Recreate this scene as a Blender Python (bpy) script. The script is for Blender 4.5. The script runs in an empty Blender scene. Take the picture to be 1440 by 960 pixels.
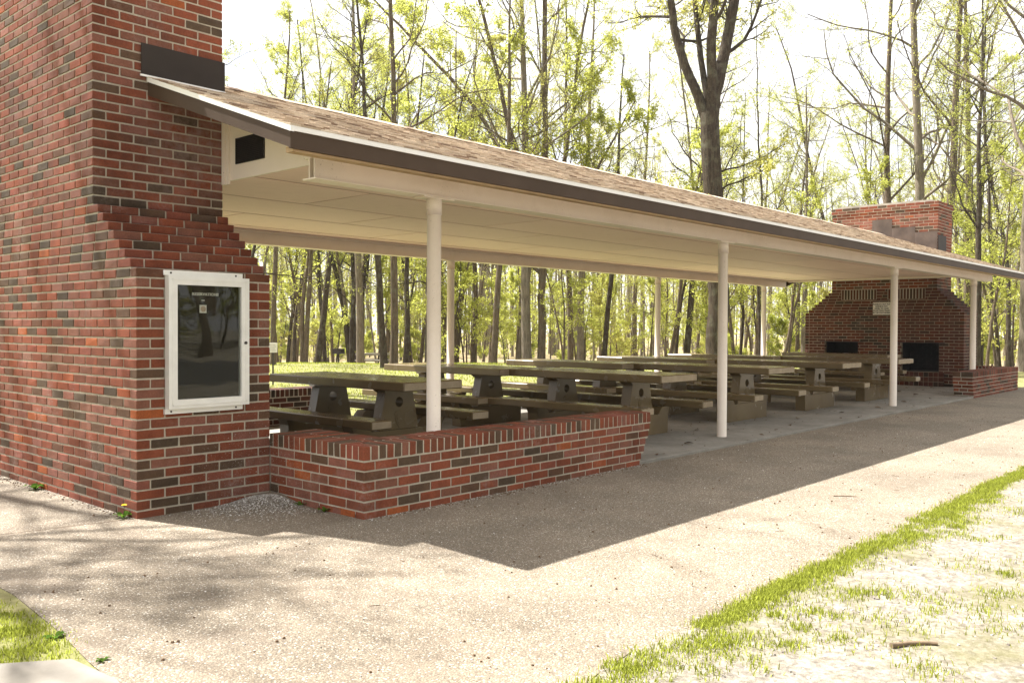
import bpy, math, random
import numpy as np
from mathutils import Vector, Matrix
random.seed(11)
sc = bpy.context.scene
col = sc.collection
R = math.radians

# ------------------------------------------------------------------ objects
def link(name, me, parent=None):
    o = bpy.data.objects.new(name, me)
    col.objects.link(o)
    if parent is not None:
        o.parent = parent
    return o

def tag(o, label=None, cat=None, group=None, kind=None):
    if label: o['label'] = label
    if cat: o['category'] = cat
    if group: o['group'] = group
    if kind: o['kind'] = kind
    return o

def thing(name, loc, label, cat, group=None, rz=0.0):
    o = link(name, None)
    o.empty_display_size = 0.2
    o.location = loc
    o.rotation_euler = (0, 0, rz)
    return tag(o, label, cat, group)

def copy_tree(o, parent=None):
    c = o.copy()
    col.objects.link(c)
    c.parent = parent
    for ch in list(o.children):
        copy_tree(ch, c)
    return c

class MB:
    """collects geometry for ONE mesh; per-face random value in attribute rnd"""
    def __init__(s):
        s.v = []; s.f = []; s.m = []; s.r = []; s.sm = []
    def add(s, vs, fs, mi=0, r=None, smooth=False):
        b = len(s.v)
        s.v.extend(vs)
        rr = random.random() if r is None else r
        for f in fs:
            s.f.append([i + b for i in f]); s.m.append(mi); s.r.append(rr); s.sm.append(smooth)
    def box(s, x0, x1, y0, y1, z0, z1, mi=0, r=None, j=0.0, skip=()):
        vs = [(x0,y0,z0),(x1,y0,z0),(x1,y1,z0),(x0,y1,z0),(x0,y0,z1),(x1,y0,z1),(x1,y1,z1),(x0,y1,z1)]
        if j:
            vs = [(a+random.uniform(-j,j), b+random.uniform(-j,j), c+random.uniform(-j,j)) for a,b,c in vs]
        fs = [(0,3,2,1),(4,5,6,7),(0,1,5,4),(1,2,6,5),(2,3,7,6),(3,0,4,7)]
        s.add(vs, [f for i, f in enumerate(fs) if i not in skip], mi, r)
    def cbox(s, x0, x1, y0, y1, z0, z1, c, mi=0, r=None, j=0.0, endmat=None):
        """box with its edges chamfered by c"""
        X = [x0, x0+c, x1-c, x1]; Y = [y0, y0+c, y1-c, y1]; Z = [z0, z0+c, z1-c, z1]
        vs = []; idx = {}
        for i in range(4):
            for k in range(4):
                for l in range(4):
                    e = (i in (0,3)) + (k in (0,3)) + (l in (0,3))
                    if e == 1:
                        idx[(i,k,l)] = len(vs); vs.append((X[i]+random.uniform(-j,j), Y[k]+random.uniform(-j,j), Z[l]+random.uniform(-j,j)))
        fs = []
        q = lambda *a: fs.append([idx[t] for t in a])
        for l, rev in ((0,1),(3,0)):
            a = [(1,1,l),(2,1,l),(2,2,l),(1,2,l)]; q(*(a[::-1] if rev else a))
        for k, rev in ((0,0),(3,1)):
            a = [(1,k,1),(2,k,1),(2,k,2),(1,k,2)]; q(*(a[::-1] if rev else a))
        for i, rev in ((0,1),(3,0)):
            a = [(i,1,1),(i,2,1),(i,2,2),(i,1,2)]; q(*(a[::-1] if rev else a))
        # edges
        for k, kk in ((0,1),(3,2)):
            for l, ll in ((0,1),(3,2)):
                a = [(1,k,ll),(2,k,ll),(2,kk,l),(1,kk,l)]
                if (k == 0) != (l == 3): a = a[::-1]
                q(*a)
        for i, ii in ((0,1),(3,2)):
            for l, ll in ((0,1),(3,2)):
                a = [(i,1,ll),(i,2,ll),(ii,2,l),(ii,1,l)]
                if (i == 0) == (l == 3): a = a[::-1]
                q(*a)
        for i, ii in ((0,1),(3,2)):
            for k, kk in ((0,1),(3,2)):
                a = [(i,kk,1),(i,kk,2),(ii,k,2),(ii,k,1)]
                if (i == 0) != (k == 0): a = a[::-1]
                q(*a)
        for i, ii in ((0,1),(3,2)):
            for k, kk in ((0,1),(3,2)):
                for l, ll in ((0,1),(3,2)):
                    q((i,kk,ll),(ii,k,ll),(ii,kk,l))
        s.add(vs, fs, mi, r)
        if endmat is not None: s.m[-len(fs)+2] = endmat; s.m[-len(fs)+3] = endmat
    def prism(s, prof, axis, a0, a1, mi=0, r=None):
        """profile polygon extruded along axis x (prof=(y,z)), y (prof=(x,z)) or z (prof=(x,y))"""
        n = len(prof)
        def P(p, a):
            return {'x': (a, p[0], p[1]), 'y': (p[0], a, p[1]), 'z': (p[0], p[1], a)}[axis]
        vs = [P(p, a0) for p in prof] + [P(p, a1) for p in prof]
        fs = [list(range(n))[::-1], list(range(n, 2*n))] + [(i, (i+1) % n, n+(i+1) % n, n+i) for i in range(n)]
        s.add(vs, fs, mi, r)
    def tube(s, pts, rad, n=8, mi=0, r=None, cap=True, smooth=True):
        pts = [Vector(p) for p in pts]
        if not hasattr(rad, '__len__'): rad = [rad]*len(pts)
        vs = []; fs = []
        for i, p in enumerate(pts):
            t = (pts[min(i+1, len(pts)-1)] - pts[max(i-1, 0)]).normalized()
            ref = Vector((1,0,0)) if abs(t.x) < 0.8 else Vector((0,1,0))
            a = t.cross(ref).normalized(); b = t.cross(a)
            for k in range(n):
                w = 2*math.pi*k/n
                vs.append(tuple(p + (a*math.cos(w) + b*math.sin(w))*rad[i]))
        for i in range(len(pts)-1):
            for k in range(n):
                fs.append((i*n+k, i*n+(k+1) % n, (i+1)*n+(k+1) % n, (i+1)*n+k))
        s.add(vs, fs, mi, r, smooth)
        if cap:
            b = len(s.v) - len(vs)
            for ring, rev in ((0,0),(len(pts)-1,1)):
                f = [b+ring*n+k for k in range(n)]
                s.f.append(f if not rev else f[::-1]); s.m.append(mi); s.r.append(s.r[-1]); s.sm.append(False)
    def cyl(s, x, y, z0, z1, rad, n=20, mi=0, r=None):
        s.tube([(x,y,z0),(x,y,z1)], rad, n, mi, r)
    def build(s, name, mats, parent=None, loc=None):
        me = bpy.data.meshes.new(name)
        me.from_pydata(s.v, [], s.f)
        if not isinstance(mats, (list, tuple)): mats = [mats]
        for m in mats: me.materials.append(m)
        me.polygons.foreach_set('material_index', s.m)
        me.polygons.foreach_set('use_smooth', s.sm)
        a = me.attributes.new('rnd', 'FLOAT', 'FACE')
        a.data.foreach_set('value', s.r)
        me.update()
        o = link(name, me, parent)
        if loc: o.location = loc
        return o

# ------------------------------------------------------------------ materials
class NT:
    def __init__(s, name):
        s.m = bpy.data.materials.new(name); s.m.use_nodes = True
        s.t = s.m.node_tree; s.t.nodes.clear()
        s.out = s.n('ShaderNodeOutputMaterial')
        s.coord = s.n('ShaderNodeTexCoord')
        s.geo = s.n('ShaderNodeNewGeometry')
    def n(s, ty, **kw):
        nd = s.t.nodes.new(ty)
        for k, v in kw.items():
            if k.startswith('i_'):
                key = k[2:]
                nd.inputs[int(key) if key.isdigit() else key.replace('_', ' ')].default_value = v
            else: setattr(nd, k, v)
        return nd
    def l(s, a, b): s.t.links.new(a, b)
    def noise(s, scale, detail=4, rough=0.55, vec=None, dim='3D'):
        nd = s.n('ShaderNodeTexNoise', i_Scale=scale, i_Detail=detail, i_Roughness=rough)
        s.l(vec or s.geo.outputs['Position'], nd.inputs['Vector'])
        return nd.outputs['Fac']
    def ramp(s, fac, stops, interp='LINEAR'):
        nd = s.n('ShaderNodeValToRGB'); cr = nd.color_ramp; cr.interpolation = interp
        while len(cr.elements) < len(stops): cr.elements.new(0.5)
        for e, (p, c) in zip(cr.elements, stops):
            e.position = p
            e.color = (c, c, c, 1) if not hasattr(c, '__len__') else (*c, 1)
        s.l(fac, nd.inputs['Fac']); return nd.outputs['Color']
    def mix(s, fac, a, b, mode='MIX'):
        nd = s.n('ShaderNodeMix', data_type='RGBA', blend_type=mode, clamp_factor=True)
        for v, i in ((fac, 0), (a, 6), (b, 7)):
            if isinstance(v, (int, float)): nd.inputs[i].default_value = v
            elif isinstance(v, (tuple, list)): nd.inputs[i].default_value = (*v, 1)
            else: s.l(v, nd.inputs[i])
        return nd.outputs[2]
    def math(s, op, a, b=None):
        nd = s.n('ShaderNodeMath', operation=op)
        for i, v in enumerate((a, b)):
            if v is None: continue
            if isinstance(v, (int, float)): nd.inputs[i].default_value = v
            else: s.l(v, nd.inputs[i])
        return nd.outputs[0]
    def attr(s, name):
        return s.n('ShaderNodeAttribute', attribute_name=name).outputs['Fac']
    def bump(s, h, strength=0.3, dist=0.01):
        nd = s.n('ShaderNodeBump', i_Strength=strength, i_Distance=dist)
        s.l(h, nd.inputs['Height']); return nd.outputs['Normal']
    def pbr(s, color, rough=0.8, normal=None, metallic=0.0, spec=0.5, coat=0.0):
        p = s.n('ShaderNodeBsdfPrincipled')
        for v, k in ((color, 'Base Color'), (rough, 'Roughness'), (metallic, 'Metallic'), (spec, 'Specular IOR Level'), (coat, 'Coat Weight')):
            if isinstance(v, (int, float)): p.inputs[k].default_value = v
            elif isinstance(v, (tuple, list)): p.inputs[k].default_value = (*v, 1)
            else: s.l(v, p.inputs[k])
        if normal is not None: s.l(normal, p.inputs['Normal'])
        s.l(p.outputs[0], s.out.inputs['Surface'])
        return s.m

def m_brick(name, dark=1.0, orange=0.97):
    t = NT(name)
    r = t.attr('rnd')
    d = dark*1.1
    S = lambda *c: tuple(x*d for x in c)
    c = t.ramp(r, [(0.0, S(.064,.042,.025)), (0.085, S(.092,.058,.035)), (0.14, S(.105,.052,.028)), (0.20, S(.150,.043,.021)),
                   (0.45, S(.230,.062,.029)), (0.66, S(.165,.050,.026)), (0.78, S(.190,.080,.050)), (0.88, S(.225,.085,.058)), (0.945, S(.20,.045,.021)), (orange, S(.30,.080,.024))])
    n1 = t.noise(90, 5, 0.7); n2 = t.noise(9, 3); n3 = t.noise(2.2, 4, 0.6)
    c = t.mix(1.0, c, t.ramp(n1, [(0.25, 0.62), (0.75, 1.25)]), 'MULTIPLY')
    c = t.mix(0.8, c, t.ramp(n2, [(0.3, 0.75), (0.7, 1.15)]), 'MULTIPLY')
    # chalky bloom in patches
    eff = t.math('MULTIPLY', t.ramp(n3, [(0.56, 0.0), (0.72, 1.0)]), t.ramp(t.noise(40, 5, 0.7), [(0.42, 0.0), (0.68, 0.55)]))
    c = t.mix(eff, c, (.34,.27,.24))
    def near(p, r0, r1):
        vm = t.n('ShaderNodeVectorMath', operation='DISTANCE'); t.l(t.geo.outputs['Position'], vm.inputs[0]); vm.inputs[1].default_value = p
        return t.ramp(t.math('DIVIDE', vm.outputs['Value'], 2.0), [(r0/2, 1.0), (r1/2, 0.0)])
    # paint spatter near the ground and a washed film under the eave
    sp_ = t.math('MULTIPLY', near((0.78, 0.0, 0.28), 0.15, 0.60), t.ramp(t.noise(75, 5, 0.75), [(0.60, 0.0), (0.645, 1.0)]))
    c = t.mix(sp_, c, (.50,.45,.39))
    fm = t.math('MULTIPLY', near((0.80, 0.67, 2.62), 0.10, 0.62), t.ramp(t.noise(13, 5, 0.7), [(0.36, 0.0), (0.62, 0.6)]))
    c = t.mix(fm, c, (.29,.20,.18))
    # rain stains and soot in broad drifts
    c = t.mix(1.0, c, t.ramp(t.noise(0.75, 5, 0.62), [(0.30, 0.50), (0.50, 0.92), (0.72, 1.16)]), 'MULTIPLY')
    return t.pbr(c, 0.86, t.bump(n1, 0.5, 0.004), spec=0.25)

def m_mortar():
    t = NT('mortar')
    c = t.mix(t.noise(60, 4), (.38,.335,.26), (.56,.51,.41))
    c = t.mix(t.ramp(t.noise(3, 4), [(0.35, 0.0), (0.7, 0.6)]), c, (.28,.24,.18))
    c = t.mix(1.0, c, t.ramp(t.noise(0.75, 5, 0.62), [(0.30, 0.68), (0.50, 0.98), (0.72, 1.12)]), 'MULTIPLY')
    c = t.mix(0.5, c, t.ramp(t.noise(14, 4, 0.7), [(0.3, 0.65), (0.65, 1.1)]), 'MULTIPLY')
    return t.pbr(c, 0.95, t.bump(t.noise(160, 4), 0.5, 0.004), spec=0.2)

def m_plain(name, c0, c1, scale=6, rough=0.6, bump=0.15, bscale=60, metallic=0.0, spec=0.4, coat=0.0):
    t = NT(name)
    c = t.mix(t.ramp(t.noise(scale, 5, 0.6), [(0.3, 0.0), (0.7, 1.0)]), c0, c1)
    return t.pbr(c, rough, t.bump(t.noise(bscale, 4), bump, 0.003), metallic, spec, coat)

def m_paint():
    """cream paint of posts, with small chips and rust spots"""
    t = NT('cream paint')
    c = t.mix(t.noise(4, 4), (.71,.62,.52), (.79,.70,.60))
    sp = t.ramp(t.noise(46, 6, 0.75), [(0.62, 0.0), (0.67, 1.0)])
    sp = t.math('MULTIPLY', sp, t.ramp(t.noise(3.1, 2), [(0.46, 0.0), (0.6, 1.0)]))
    c = t.mix(t.ramp(t.noise(1.6, 5, 0.7), [(0.5, 0.0), (0.75, 0.35)]), c, (.50,.41,.31))
    c = t.mix(sp, c, (.26,.19,.13))
    return t.pbr(c, 0.42, t.bump(t.noise(30, 3), 0.12, 0.003), spec=0.4)

def m_ceiling():
    t = NT('ceiling board paint')
    c = t.mix(t.noise(1.3, 5, 0.6), (.88,.665,.57), (.93,.735,.64))
    c = t.mix(t.ramp(t.noise(7, 5, 0.65), [(0.5, 0.0), (0.8, 0.35)]), c, (.72,.54,.44))
    c = t.mix(1.0, c, t.ramp(t.attr('rnd'), [(0.0, 0.9), (1.0, 1.05)]), 'MULTIPLY')
    return t.pbr(c, 0.55, t.bump(t.noise(50, 4), 0.1, 0.003), spec=0.35)

def m_table():
    t = NT('brown stained concrete')
    c = t.mix(t.ramp(t.noise(2.2, 5, 0.55), [(0.3, 0.0), (0.7, 1.0)]), (.120,.084,.040), (.170,.125,.064))
    c = t.mix(t.ramp(t.noise(38, 5, 0.7), [(0.60, 0.0), (0.80, 0.22)]), c, (.22,.17,.10))
    return t.pbr(c, t.ramp(t.noise(4, 3), [(0.3, 0.17), (0.7, 0.30)]), t.bump(t.noise(85, 4), 0.09, 0.003), spec=0.45)

def m_slab():
    t = NT('slab concrete')
    c = t.mix(t.ramp(t.noise(1.7, 6, 0.65), [(0.3, 0.0), (0.7, 1.0)]), (.17,.155,.13), (.30,.28,.24))
    c = t.mix(t.ramp(t.noise(9, 6, 0.7), [(0.5, 0.0), (0.75, 0.55)]), c, (.12,.105,.085))
    c = t.mix(1.0, c, t.ramp(t.noise(140, 3), [(0.3, 0.85), (0.7, 1.12)]), 'MULTIPLY')
    return t.pbr(c, 0.75, t.bump(t.noise(120, 4), 0.25, 0.003), spec=0.3)

def m_aggregate():
    """washed pea-gravel walk: pebbles of several colours in a grey-tan matrix"""
    t = NT('exposed aggregate')
    vo = t.n('ShaderNodeTexVoronoi', i_Scale=120.0, i_Randomness=1.0)
    t.l(t.geo.outputs['Position'], vo.inputs['Vector'])
    sx = t.n('ShaderNodeSeparateColor'); t.l(vo.outputs['Color'], sx.inputs[0])
    peb = t.ramp(sx.outputs[0], [(0.0, (.115,.085,.058)), (0.25, (.242,.19,.132)), (0.5, (.32,.264,.19)), (0.72, (.217,.17,.116)), (0.90, (.40,.335,.255)), (0.985, (.60,.55,.47))])
    c = t.mix(t.ramp(vo.outputs['Distance'], [(0.38, 0.0), (0.62, 1.0)]), peb, (.158,.130,.095))
    c = t.mix(1.0, c, t.ramp(t.noise(0.8, 6, 0.66), [(0.28, 0.62), (0.5, 0.93), (0.72, 1.20)]), 'MULTIPLY')
    c = t.mix(0.6, c, t.ramp(t.noise(260, 2, 0.6), [(0.3, 0.6), (0.7, 1.35)]), 'MULTIPLY')
    c = t.mix(t.ramp(t.noise(2.6, 5, 0.7), [(0.50, 0.0), (0.74, 0.5)]), c, (.165,.125,.09))
    h = t.math('SUBTRACT', 1.0, vo.outputs['Distance'])
    return t.pbr(c, 0.85, t.bump(h, 0.55, 0.006), spec=0.3)

def m_ground():
    """one sheet: pale gravelly dirt in front, thin lawn round the shelter, leaf litter under the trees"""
    t = NT('ground soil and grass')
    sp = t.n('ShaderNodeSeparateXYZ'); t.l(t.geo.outputs['Position'], sp.inputs[0])
    x, y = sp.outputs[0], sp.outputs[1]
    nL = t.noise(0.35, 5, 0.6); nM = t.noise(2.2, 6, 0.65); nF = t.noise(22, 5, 0.7); nG = t.noise(120, 3, 0.7)
    sand = t.mix(t.ramp(nF, [(0.3, 0.0), (0.7, 1.0)]), (.125,.105,.082), (.30,.268,.222))
    vo = t.n('ShaderNodeTexVoronoi', i_Scale=60.0); t.l(t.geo.outputs['Position'], vo.inputs['Vector'])
    sx = t.n('ShaderNodeSeparateColor'); t.l(vo.outputs['Color'], sx.inputs[0])
    sand = t.mix(0.5, sand, t.ramp(sx.outputs[0], [(0.0, 0.45), (0.3, 0.9), (1.0, 1.5)]), 'MULTIPLY')
    sand = t.mix(t.ramp(nM, [(0.46, 0.0), (0.66, 0.65)]), sand, (.135,.125,.05))
    lawn = t.mix(t.ramp(nF, [(0.3, 0.0), (0.7, 1.0)]), (.14,.145,.045), (.25,.235,.10))
    lawn = t.mix(t.ramp(nM, [(0.5, 0.0), (0.75, 0.55)]), lawn, (.34,.28,.15))
    litter = t.mix(t.ramp(t.noise(9, 6, 0.75), [(0.3, 0.0), (0.7, 1.0)]), (.19,.14,.08), (.38,.29,.175))
    litter = t.mix(t.ramp(nM, [(0.48, 0.0), (0.66, 0.75)]), litter, (.13,.16,.035))
    front = t.math('LESS_THAN', t.math('ADD', y, t.math('MULTIPLY', nM, 0.3)), -3.6)
    c = t.mix(front, lawn, sand)
    far = t.math('ADD', t.math('ADD', t.math('MULTIPLY', x, 0.62), t.math('MULTIPLY', y, 0.78)), t.math('MULTIPLY', nL, 7.0))
    c = t.mix(t.ramp(t.math('DIVIDE', far, 60.0), [(0.49, 0.0), (0.60, 1.0)]), c, litter)
    return t.pbr(c, 0.95, t.bump(t.mix(0.5, nF, nG), 0.6, 0.02), spec=0.15)

def m_leaf(name, d, tr, var=0.35):
    t = NT(name)
    r = t.attr('rnd')
    f = t.ramp(r, [(0.0, 1-var), (1.0, 1+var)])
    cd = t.mix(1.0, d, f, 'MULTIPLY'); ct = t.mix(1.0, tr, f, 'MULTIPLY')
    a = t.n('ShaderNodeBsdfDiffuse'); b = t.n('ShaderNodeBsdfTranslucent')
    t.l(cd, a.inputs[0]); t.l(ct, b.inputs[0])
    mx = t.n('ShaderNodeMixShader', i_0=0.5)
    t.l(a.outputs[0], mx.inputs[1]); t.l(b.outputs[0], mx.inputs[2])
    t.l(mx.outputs[0], t.out.inputs['Surface'])
    return t.m

def m_bark(name, c0, c1):
    t = NT(name)
    mp = t.n('ShaderNodeMapping'); mp.inputs['Scale'].default_value = (1, 1, 0.16)
    t.l(t.coord.outputs['Object'], mp.inputs['Vector'])
    n = t.noise(16, 6, 0.8, mp.outputs['Vector']); n2 = t.noise(3.0, 4, 0.6, t.coord.outputs['Object'])
    c = t.mix(t.ramp(n, [(0.35, 0.0), (0.65, 1.0)]), c0, c1)
    c = t.mix(t.ramp(n2, [(0.5, 0.0), (0.7, 0.5)]), c, (.15,.15,.105))
    c = t.mix(t.ramp(t.noise(26, 4, 0.7, t.coord.outputs['Object']), [(0.61, 0.0), (0.69, 0.5)]), c, (.23,.20,.15))
    return t.pbr(c, 0.95, t.bump(n, 0.9, 0.03), spec=0.1)

def m_shingle():
    t = NT('asphalt shingles')
    c = t.ramp(t.attr('rnd'), [(0.0, (.17,.11,.075)), (0.10, (.26,.18,.125)), (0.22, (.40,.305,.215)), (0.6, (.50,.40,.295)), (1.0, (.60,.495,.38))])
    c = t.mix(1.0, c, t.ramp(t.noise(170, 3, 0.7), [(0.3, 0.7), (0.7, 1.25)]), 'MULTIPLY')
    c = t.mix(0.7, c, t.ramp(t.noise(1.1, 4), [(0.3, 0.8), (0.7, 1.1)]), 'MULTIPLY')
    return t.pbr(c, 0.95, t.bump(t.noise(200, 3), 0.5, 0.004), spec=0.15)

M = {}
M['brick'] = m_brick('red brick')
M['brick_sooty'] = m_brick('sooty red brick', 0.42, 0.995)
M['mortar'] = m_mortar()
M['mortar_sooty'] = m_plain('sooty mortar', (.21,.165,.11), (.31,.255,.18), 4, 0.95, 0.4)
M['paint'] = m_paint()
M['ceiling'] = m_ceiling()
M['seam'] = m_plain('taped ceiling seam', (.50,.355,.27), (.62,.455,.355), 8, 0.8)
M['table'] = m_table()
M['slab'] = m_slab()
M['aggregate'] = m_aggregate()
M['ground'] = m_ground()
M['shingle'] = m_shingle()
M['fascia'] = m_plain('brown metal fascia', (.052,.032,.019), (.068,.043,.027), 3, 0.6, 0.05, spec=0.2)
M['flash'] = m_plain('dark metal flashing', (.024,.017,.013), (.036,.026,.020), 3, 0.6, 0.08, spec=0.2)
M['flashworn'] = m_plain('worn brown flashing', (.055,.038,.029), (.105,.075,.058), 5, 0.5, 0.25, 9)
M['drip'] = m_plain('white metal trim', (.74,.72,.68), (.82,.80,.77), 3, 0.4, 0.04)
M['deck'] = m_plain('tan wood under eave', (.36,.24,.13), (.46,.32,.18), 7, 0.7, 0.2)
M['vent'] = m_plain('black vent louvre', (.012,.010,.009), (.022,.018,.016), 8, 0.6)
M['alu'] = m_plain('satin aluminium', (.70,.69,.66), (.78,.77,.74), 12, 0.38, 0.05, 80, 0.35)
M['white'] = m_plain('white letters', (.75,.73,.68), (.82,.80,.76), 10, 0.5)
M['signw'] = m_plain('aged white sign', (.62,.58,.50), (.74,.70,.62), 9, 0.5)
M['black'] = m_plain('black lettering', (.02,.018,.016), (.03,.028,.025), 9, 0.6)
M['tile'] = m_plain('pinkish emblem', (.42,.30,.22), (.55,.42,.33), 30, 0.5)
M['steel'] = m_plain('dark iron', (.025,.020,.018), (.05,.038,.03), 12, 0.6, 0.3)
M['soot'] = m_plain('soot black firebrick', (.005,.0045,.004), (.016,.013,.011), 6, 0.95, 0.4)
M['pale'] = m_plain('pale concrete', (.27,.24,.195), (.36,.325,.27), 5, 0.85, 0.3)
M['asphalt'] = m_plain('worn asphalt', (.040,.039,.037), (.065,.063,.060), 3, 0.9, 0.4, 120)
M['gravel'] = m_plain('grey gravel', (.20,.18,.15), (.50,.47,.42), 60, 0.9, 0.4, 150)
M['twig'] = m_plain('dry twig', (.11,.075,.045), (.20,.14,.085), 20, 0.9, 0.4)
M['dryleaf'] = m_plain('dry brown leaf', (.075,.045,.022), (.16,.095,.05), 40, 0.8)
M['bark'] = m_bark('grey brown bark', (.050,.035,.023), (.175,.132,.090))
M['bark_dark'] = m_bark('dark bark', (.022,.016,.011), (.085,.064,.044))
M['bark_pale'] = m_bark('pale grey bark', (.095,.075,.055), (.27,.225,.17))
M['leaf'] = m_leaf('spring leaf', (.275,.295,.058), (.64,.66,.145))
M['leaf2'] = m_leaf('fresh green leaf', (.25,.275,.052), (.60,.63,.13))
M['leafgold'] = m_leaf('golden bud', (.315,.305,.08), (.66,.635,.17))
M['grass'] = m_leaf('grass blade', (.215,.235,.036), (.40,.44,.07), 0.55)
M['weed'] = m_leaf('weed leaf', (.07,.13,.02), (.13,.22,.03), 0.3)
M['tableend'] = m_plain('bounce lit concrete ends', (.25,.195,.125), (.34,.27,.18), 14, 0.7, 0.3)  # paler tone on end faces paints in bounce from the sunlit walk
M['blossom'] = m_leaf('white blossom', (.75,.72,.66), (.6,.58,.52), 0.15)
M['petal'] = m_plain('yellow petals', (.75,.50,.01), (.85,.60,.02), 60, 0.7)
# ------------------------------------------------------------------ brickwork
PL, CH, JT, DP = 0.2032, 0.06773, 0.0118, 0.092     # brick pitch, course height, joint, brick depth

def brick(mb, x0, x1, y0, y1, z0, z1):
    # kiln batches: dark and orange bricks come in loose drifts
    x, y, z = x0, y0, z0
    q = math.sin(1.9*x+2.3*y+1.1*z)+math.sin(3.1*z-2.2*y+1.7*x+1.3)+0.8*math.sin(5.3*y+4.7*x+6.1*z)
    r = random.random(); p_dark = min(max(0.15+0.06*q, 0.04), 0.34); p_or = min(max(0.022-0.018*q, 0.003), 0.07)
    if r < p_dark: v = random.random()*0.145
    elif r > 1-p_or: v = 0.955+0.045*random.random()
    else: v = 0.15+0.79*random.random()
    mb.cbox(x0, x1, y0, y1, z0, z1, 0.0035, 0, v, 0.0014)

def spans(a0, a1, holes):
    out = [(a0, a1)]
    for h0, h1 in holes:
        nx = []
        for b0, b1 in out:
            if h1 <= b0 or h0 >= b1: nx.append((b0, b1)); continue
            if h0 - b0 > 0.03: nx.append((b0, h0))
            if b1 - h1 > 0.03: nx.append((h1, b1))
        out = nx
    return out

def ring_course(mb, x0, x1, y0, y1, z, par, sides='SNWE', holesW=(), h=CH):
    z1 = z + h - JT
    def run(a0, a1, put, holes=()):
        a = a0
        while a < a1 - 0.02:
            e = min(a + PL, a1)
            if a1 - e < 0.03: e = a1
            b1 = e - JT if e < a1 - 1e-4 else e
            for q0, q1 in spans(a, b1, holes): put(q0, q1)
            a = e
    cx = 0.1016 if par else 0.0
    cy = 0.0 if par else 0.1016
    if 'S' in sides: run(x0+cx, x1-cx, lambda a, b: brick(mb, a, b, y0, y0+DP, z, z1))
    if 'N' in sides: run(x0+cx, x1-cx, lambda a, b: brick(mb, a, b, y1-DP, y1, z, z1))
    if 'W' in sides: run(y0+cy, y1-cy, lambda a, b: brick(mb, x0, x0+DP, a, b, z, z1), holesW)
    if 'E' in sides: run(y0+cy, y1-cy, lambda a, b: brick(mb, x1-DP, x1, a, b, z, z1))

MI = 0.005   # mortar recess
def core(mb, x0, x1, y0, y1, z0, z1):
    mb.box(x0+MI, x1-MI, y0+MI, y1-MI, z0, z1, 1)

def chimney(x0, x1, ya, yb, ua, ub, nlow, nstep, top, zb, body_mat, stack_mat, parent, holesW=(), hz=(0, 0), depth=0.55, band=False):
    """lower body ya..yb, corbelled shoulders in nstep courses to ua..ub, straight stack to top"""
    lo = MB(); k = 0
    for k in range(nlow):
        z = zb + k*CH
        hw = holesW if hz[0] - 0.02 <= z + 0.02 and z + CH <= hz[1] + 0.03 else ()
        ring_course(lo, x0, x1, ya, yb, z, k % 2, holesW=hw)
    zt = zb + nlow*CH
    if holesW:
        core(lo, x0+depth, x1, ya, yb, zb-0.05, zt-JT-0.004)
        core(lo, x0, x0+depth+0.02, ya, yb, zb-0.05, hz[0])
        core(lo, x0, x0+depth+0.02, ya, yb, hz[1], zt-JT-0.004)
        ed = [ya] + [e for h in holesW for e in h] + [yb]
        for i in range(0, len(ed), 2):
            lo.box(x0+MI, x0+depth+0.02, ed[i]+(MI if i == 0 else 0.0), ed[i+1]-(MI if i+2 == len(ed) else 0.0), hz[0]-0.001, hz[1]+0.001, 1)
    else:
        core(lo, x0, x1, ya, yb, zb-0.05, zt-JT-0.004)
    for s in range(nstep):
        f = (s+1)/nstep
        a = ya + (ua-ya)*f; b = yb + (ub-yb)*f
        if s == nstep-1: pass
        z = zt + s*CH
        ring_course(lo, x0, x1, a, b, z, (nlow+s) % 2)
        core(lo, x0, x1, a, b, z-JT-0.004, z+CH-JT-0.004)
    lo.build('lower_body', [body_mat, M['mortar'] if body_mat is M['brick'] else M['mortar_sooty']], parent)
    up = MB(); z = zt + nstep*CH; n = int(round((top - z)/CH))
    for k in range(n):
        e = 0.022 if band and k >= n-2 else 0.0
        ring_course(up, x0-e, x1+e, ua-e, ub+e, z+k*CH, (nlow+nstep+k) % 2)
        if e: core(up, x0-e, x1+e, ua-e, ub+e, z+k*CH-JT, z+(k+1)*CH-JT)
    core(up, x0, x1, ua, ub, z-JT-0.004, z+n*CH-JT-0.005)
    up.build('upper_stack', [stack_mat, M['mortar']], parent)
    cp = MB(); zt2 = z+n*CH-JT+0.001
    cp.prism([(ua+0.03, zt2), (ub-0.03, zt2), (ub-0.16, zt2+0.05), (ua+0.16, zt2+0.05)], 'x', x0+0.04, x1-0.04)
    cp.build('mortar_crown', M['pale'], parent)
    return zt2

ZB = 0.0201 - CH + 0.0047   # underside of the first whole course above the walk
near_ch = thing('brick_chimney', (0, 0, 0), 'large red brick chimney at the near end, carrying the notice case', 'chimney')
chimney(0, 1.016, 0.0, 3.54, 0.672, 2.87, 25, 8, 4.06, ZB, M['brick'], M['brick'], near_ch)
# dark metal flashing where the roof meets the stack
SL, YE, ZE, YR = 0.34, -1.17, 2.478, 1.547          # roof slope, eave, eave height, ridge
XG, XF = 0.41, 19.0
def roofz(y): return ZE + SL*((y - YE) if y <= YR else (2*YR - YE - y))
fl = MB()
fl.box(0.352, 1.03, 0.660, 0.668, roofz(0.66)+0.004, 3.345)
fl.build('flashing', M['flash'], near_ch)
fl = MB(); fl.box(0.34, 1.03, 0.650, 0.6595, roofz(0.65)+0.002, roofz(0.65)+0.016)
fl.build('flashing_hem', M['drip'], near_ch)

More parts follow.
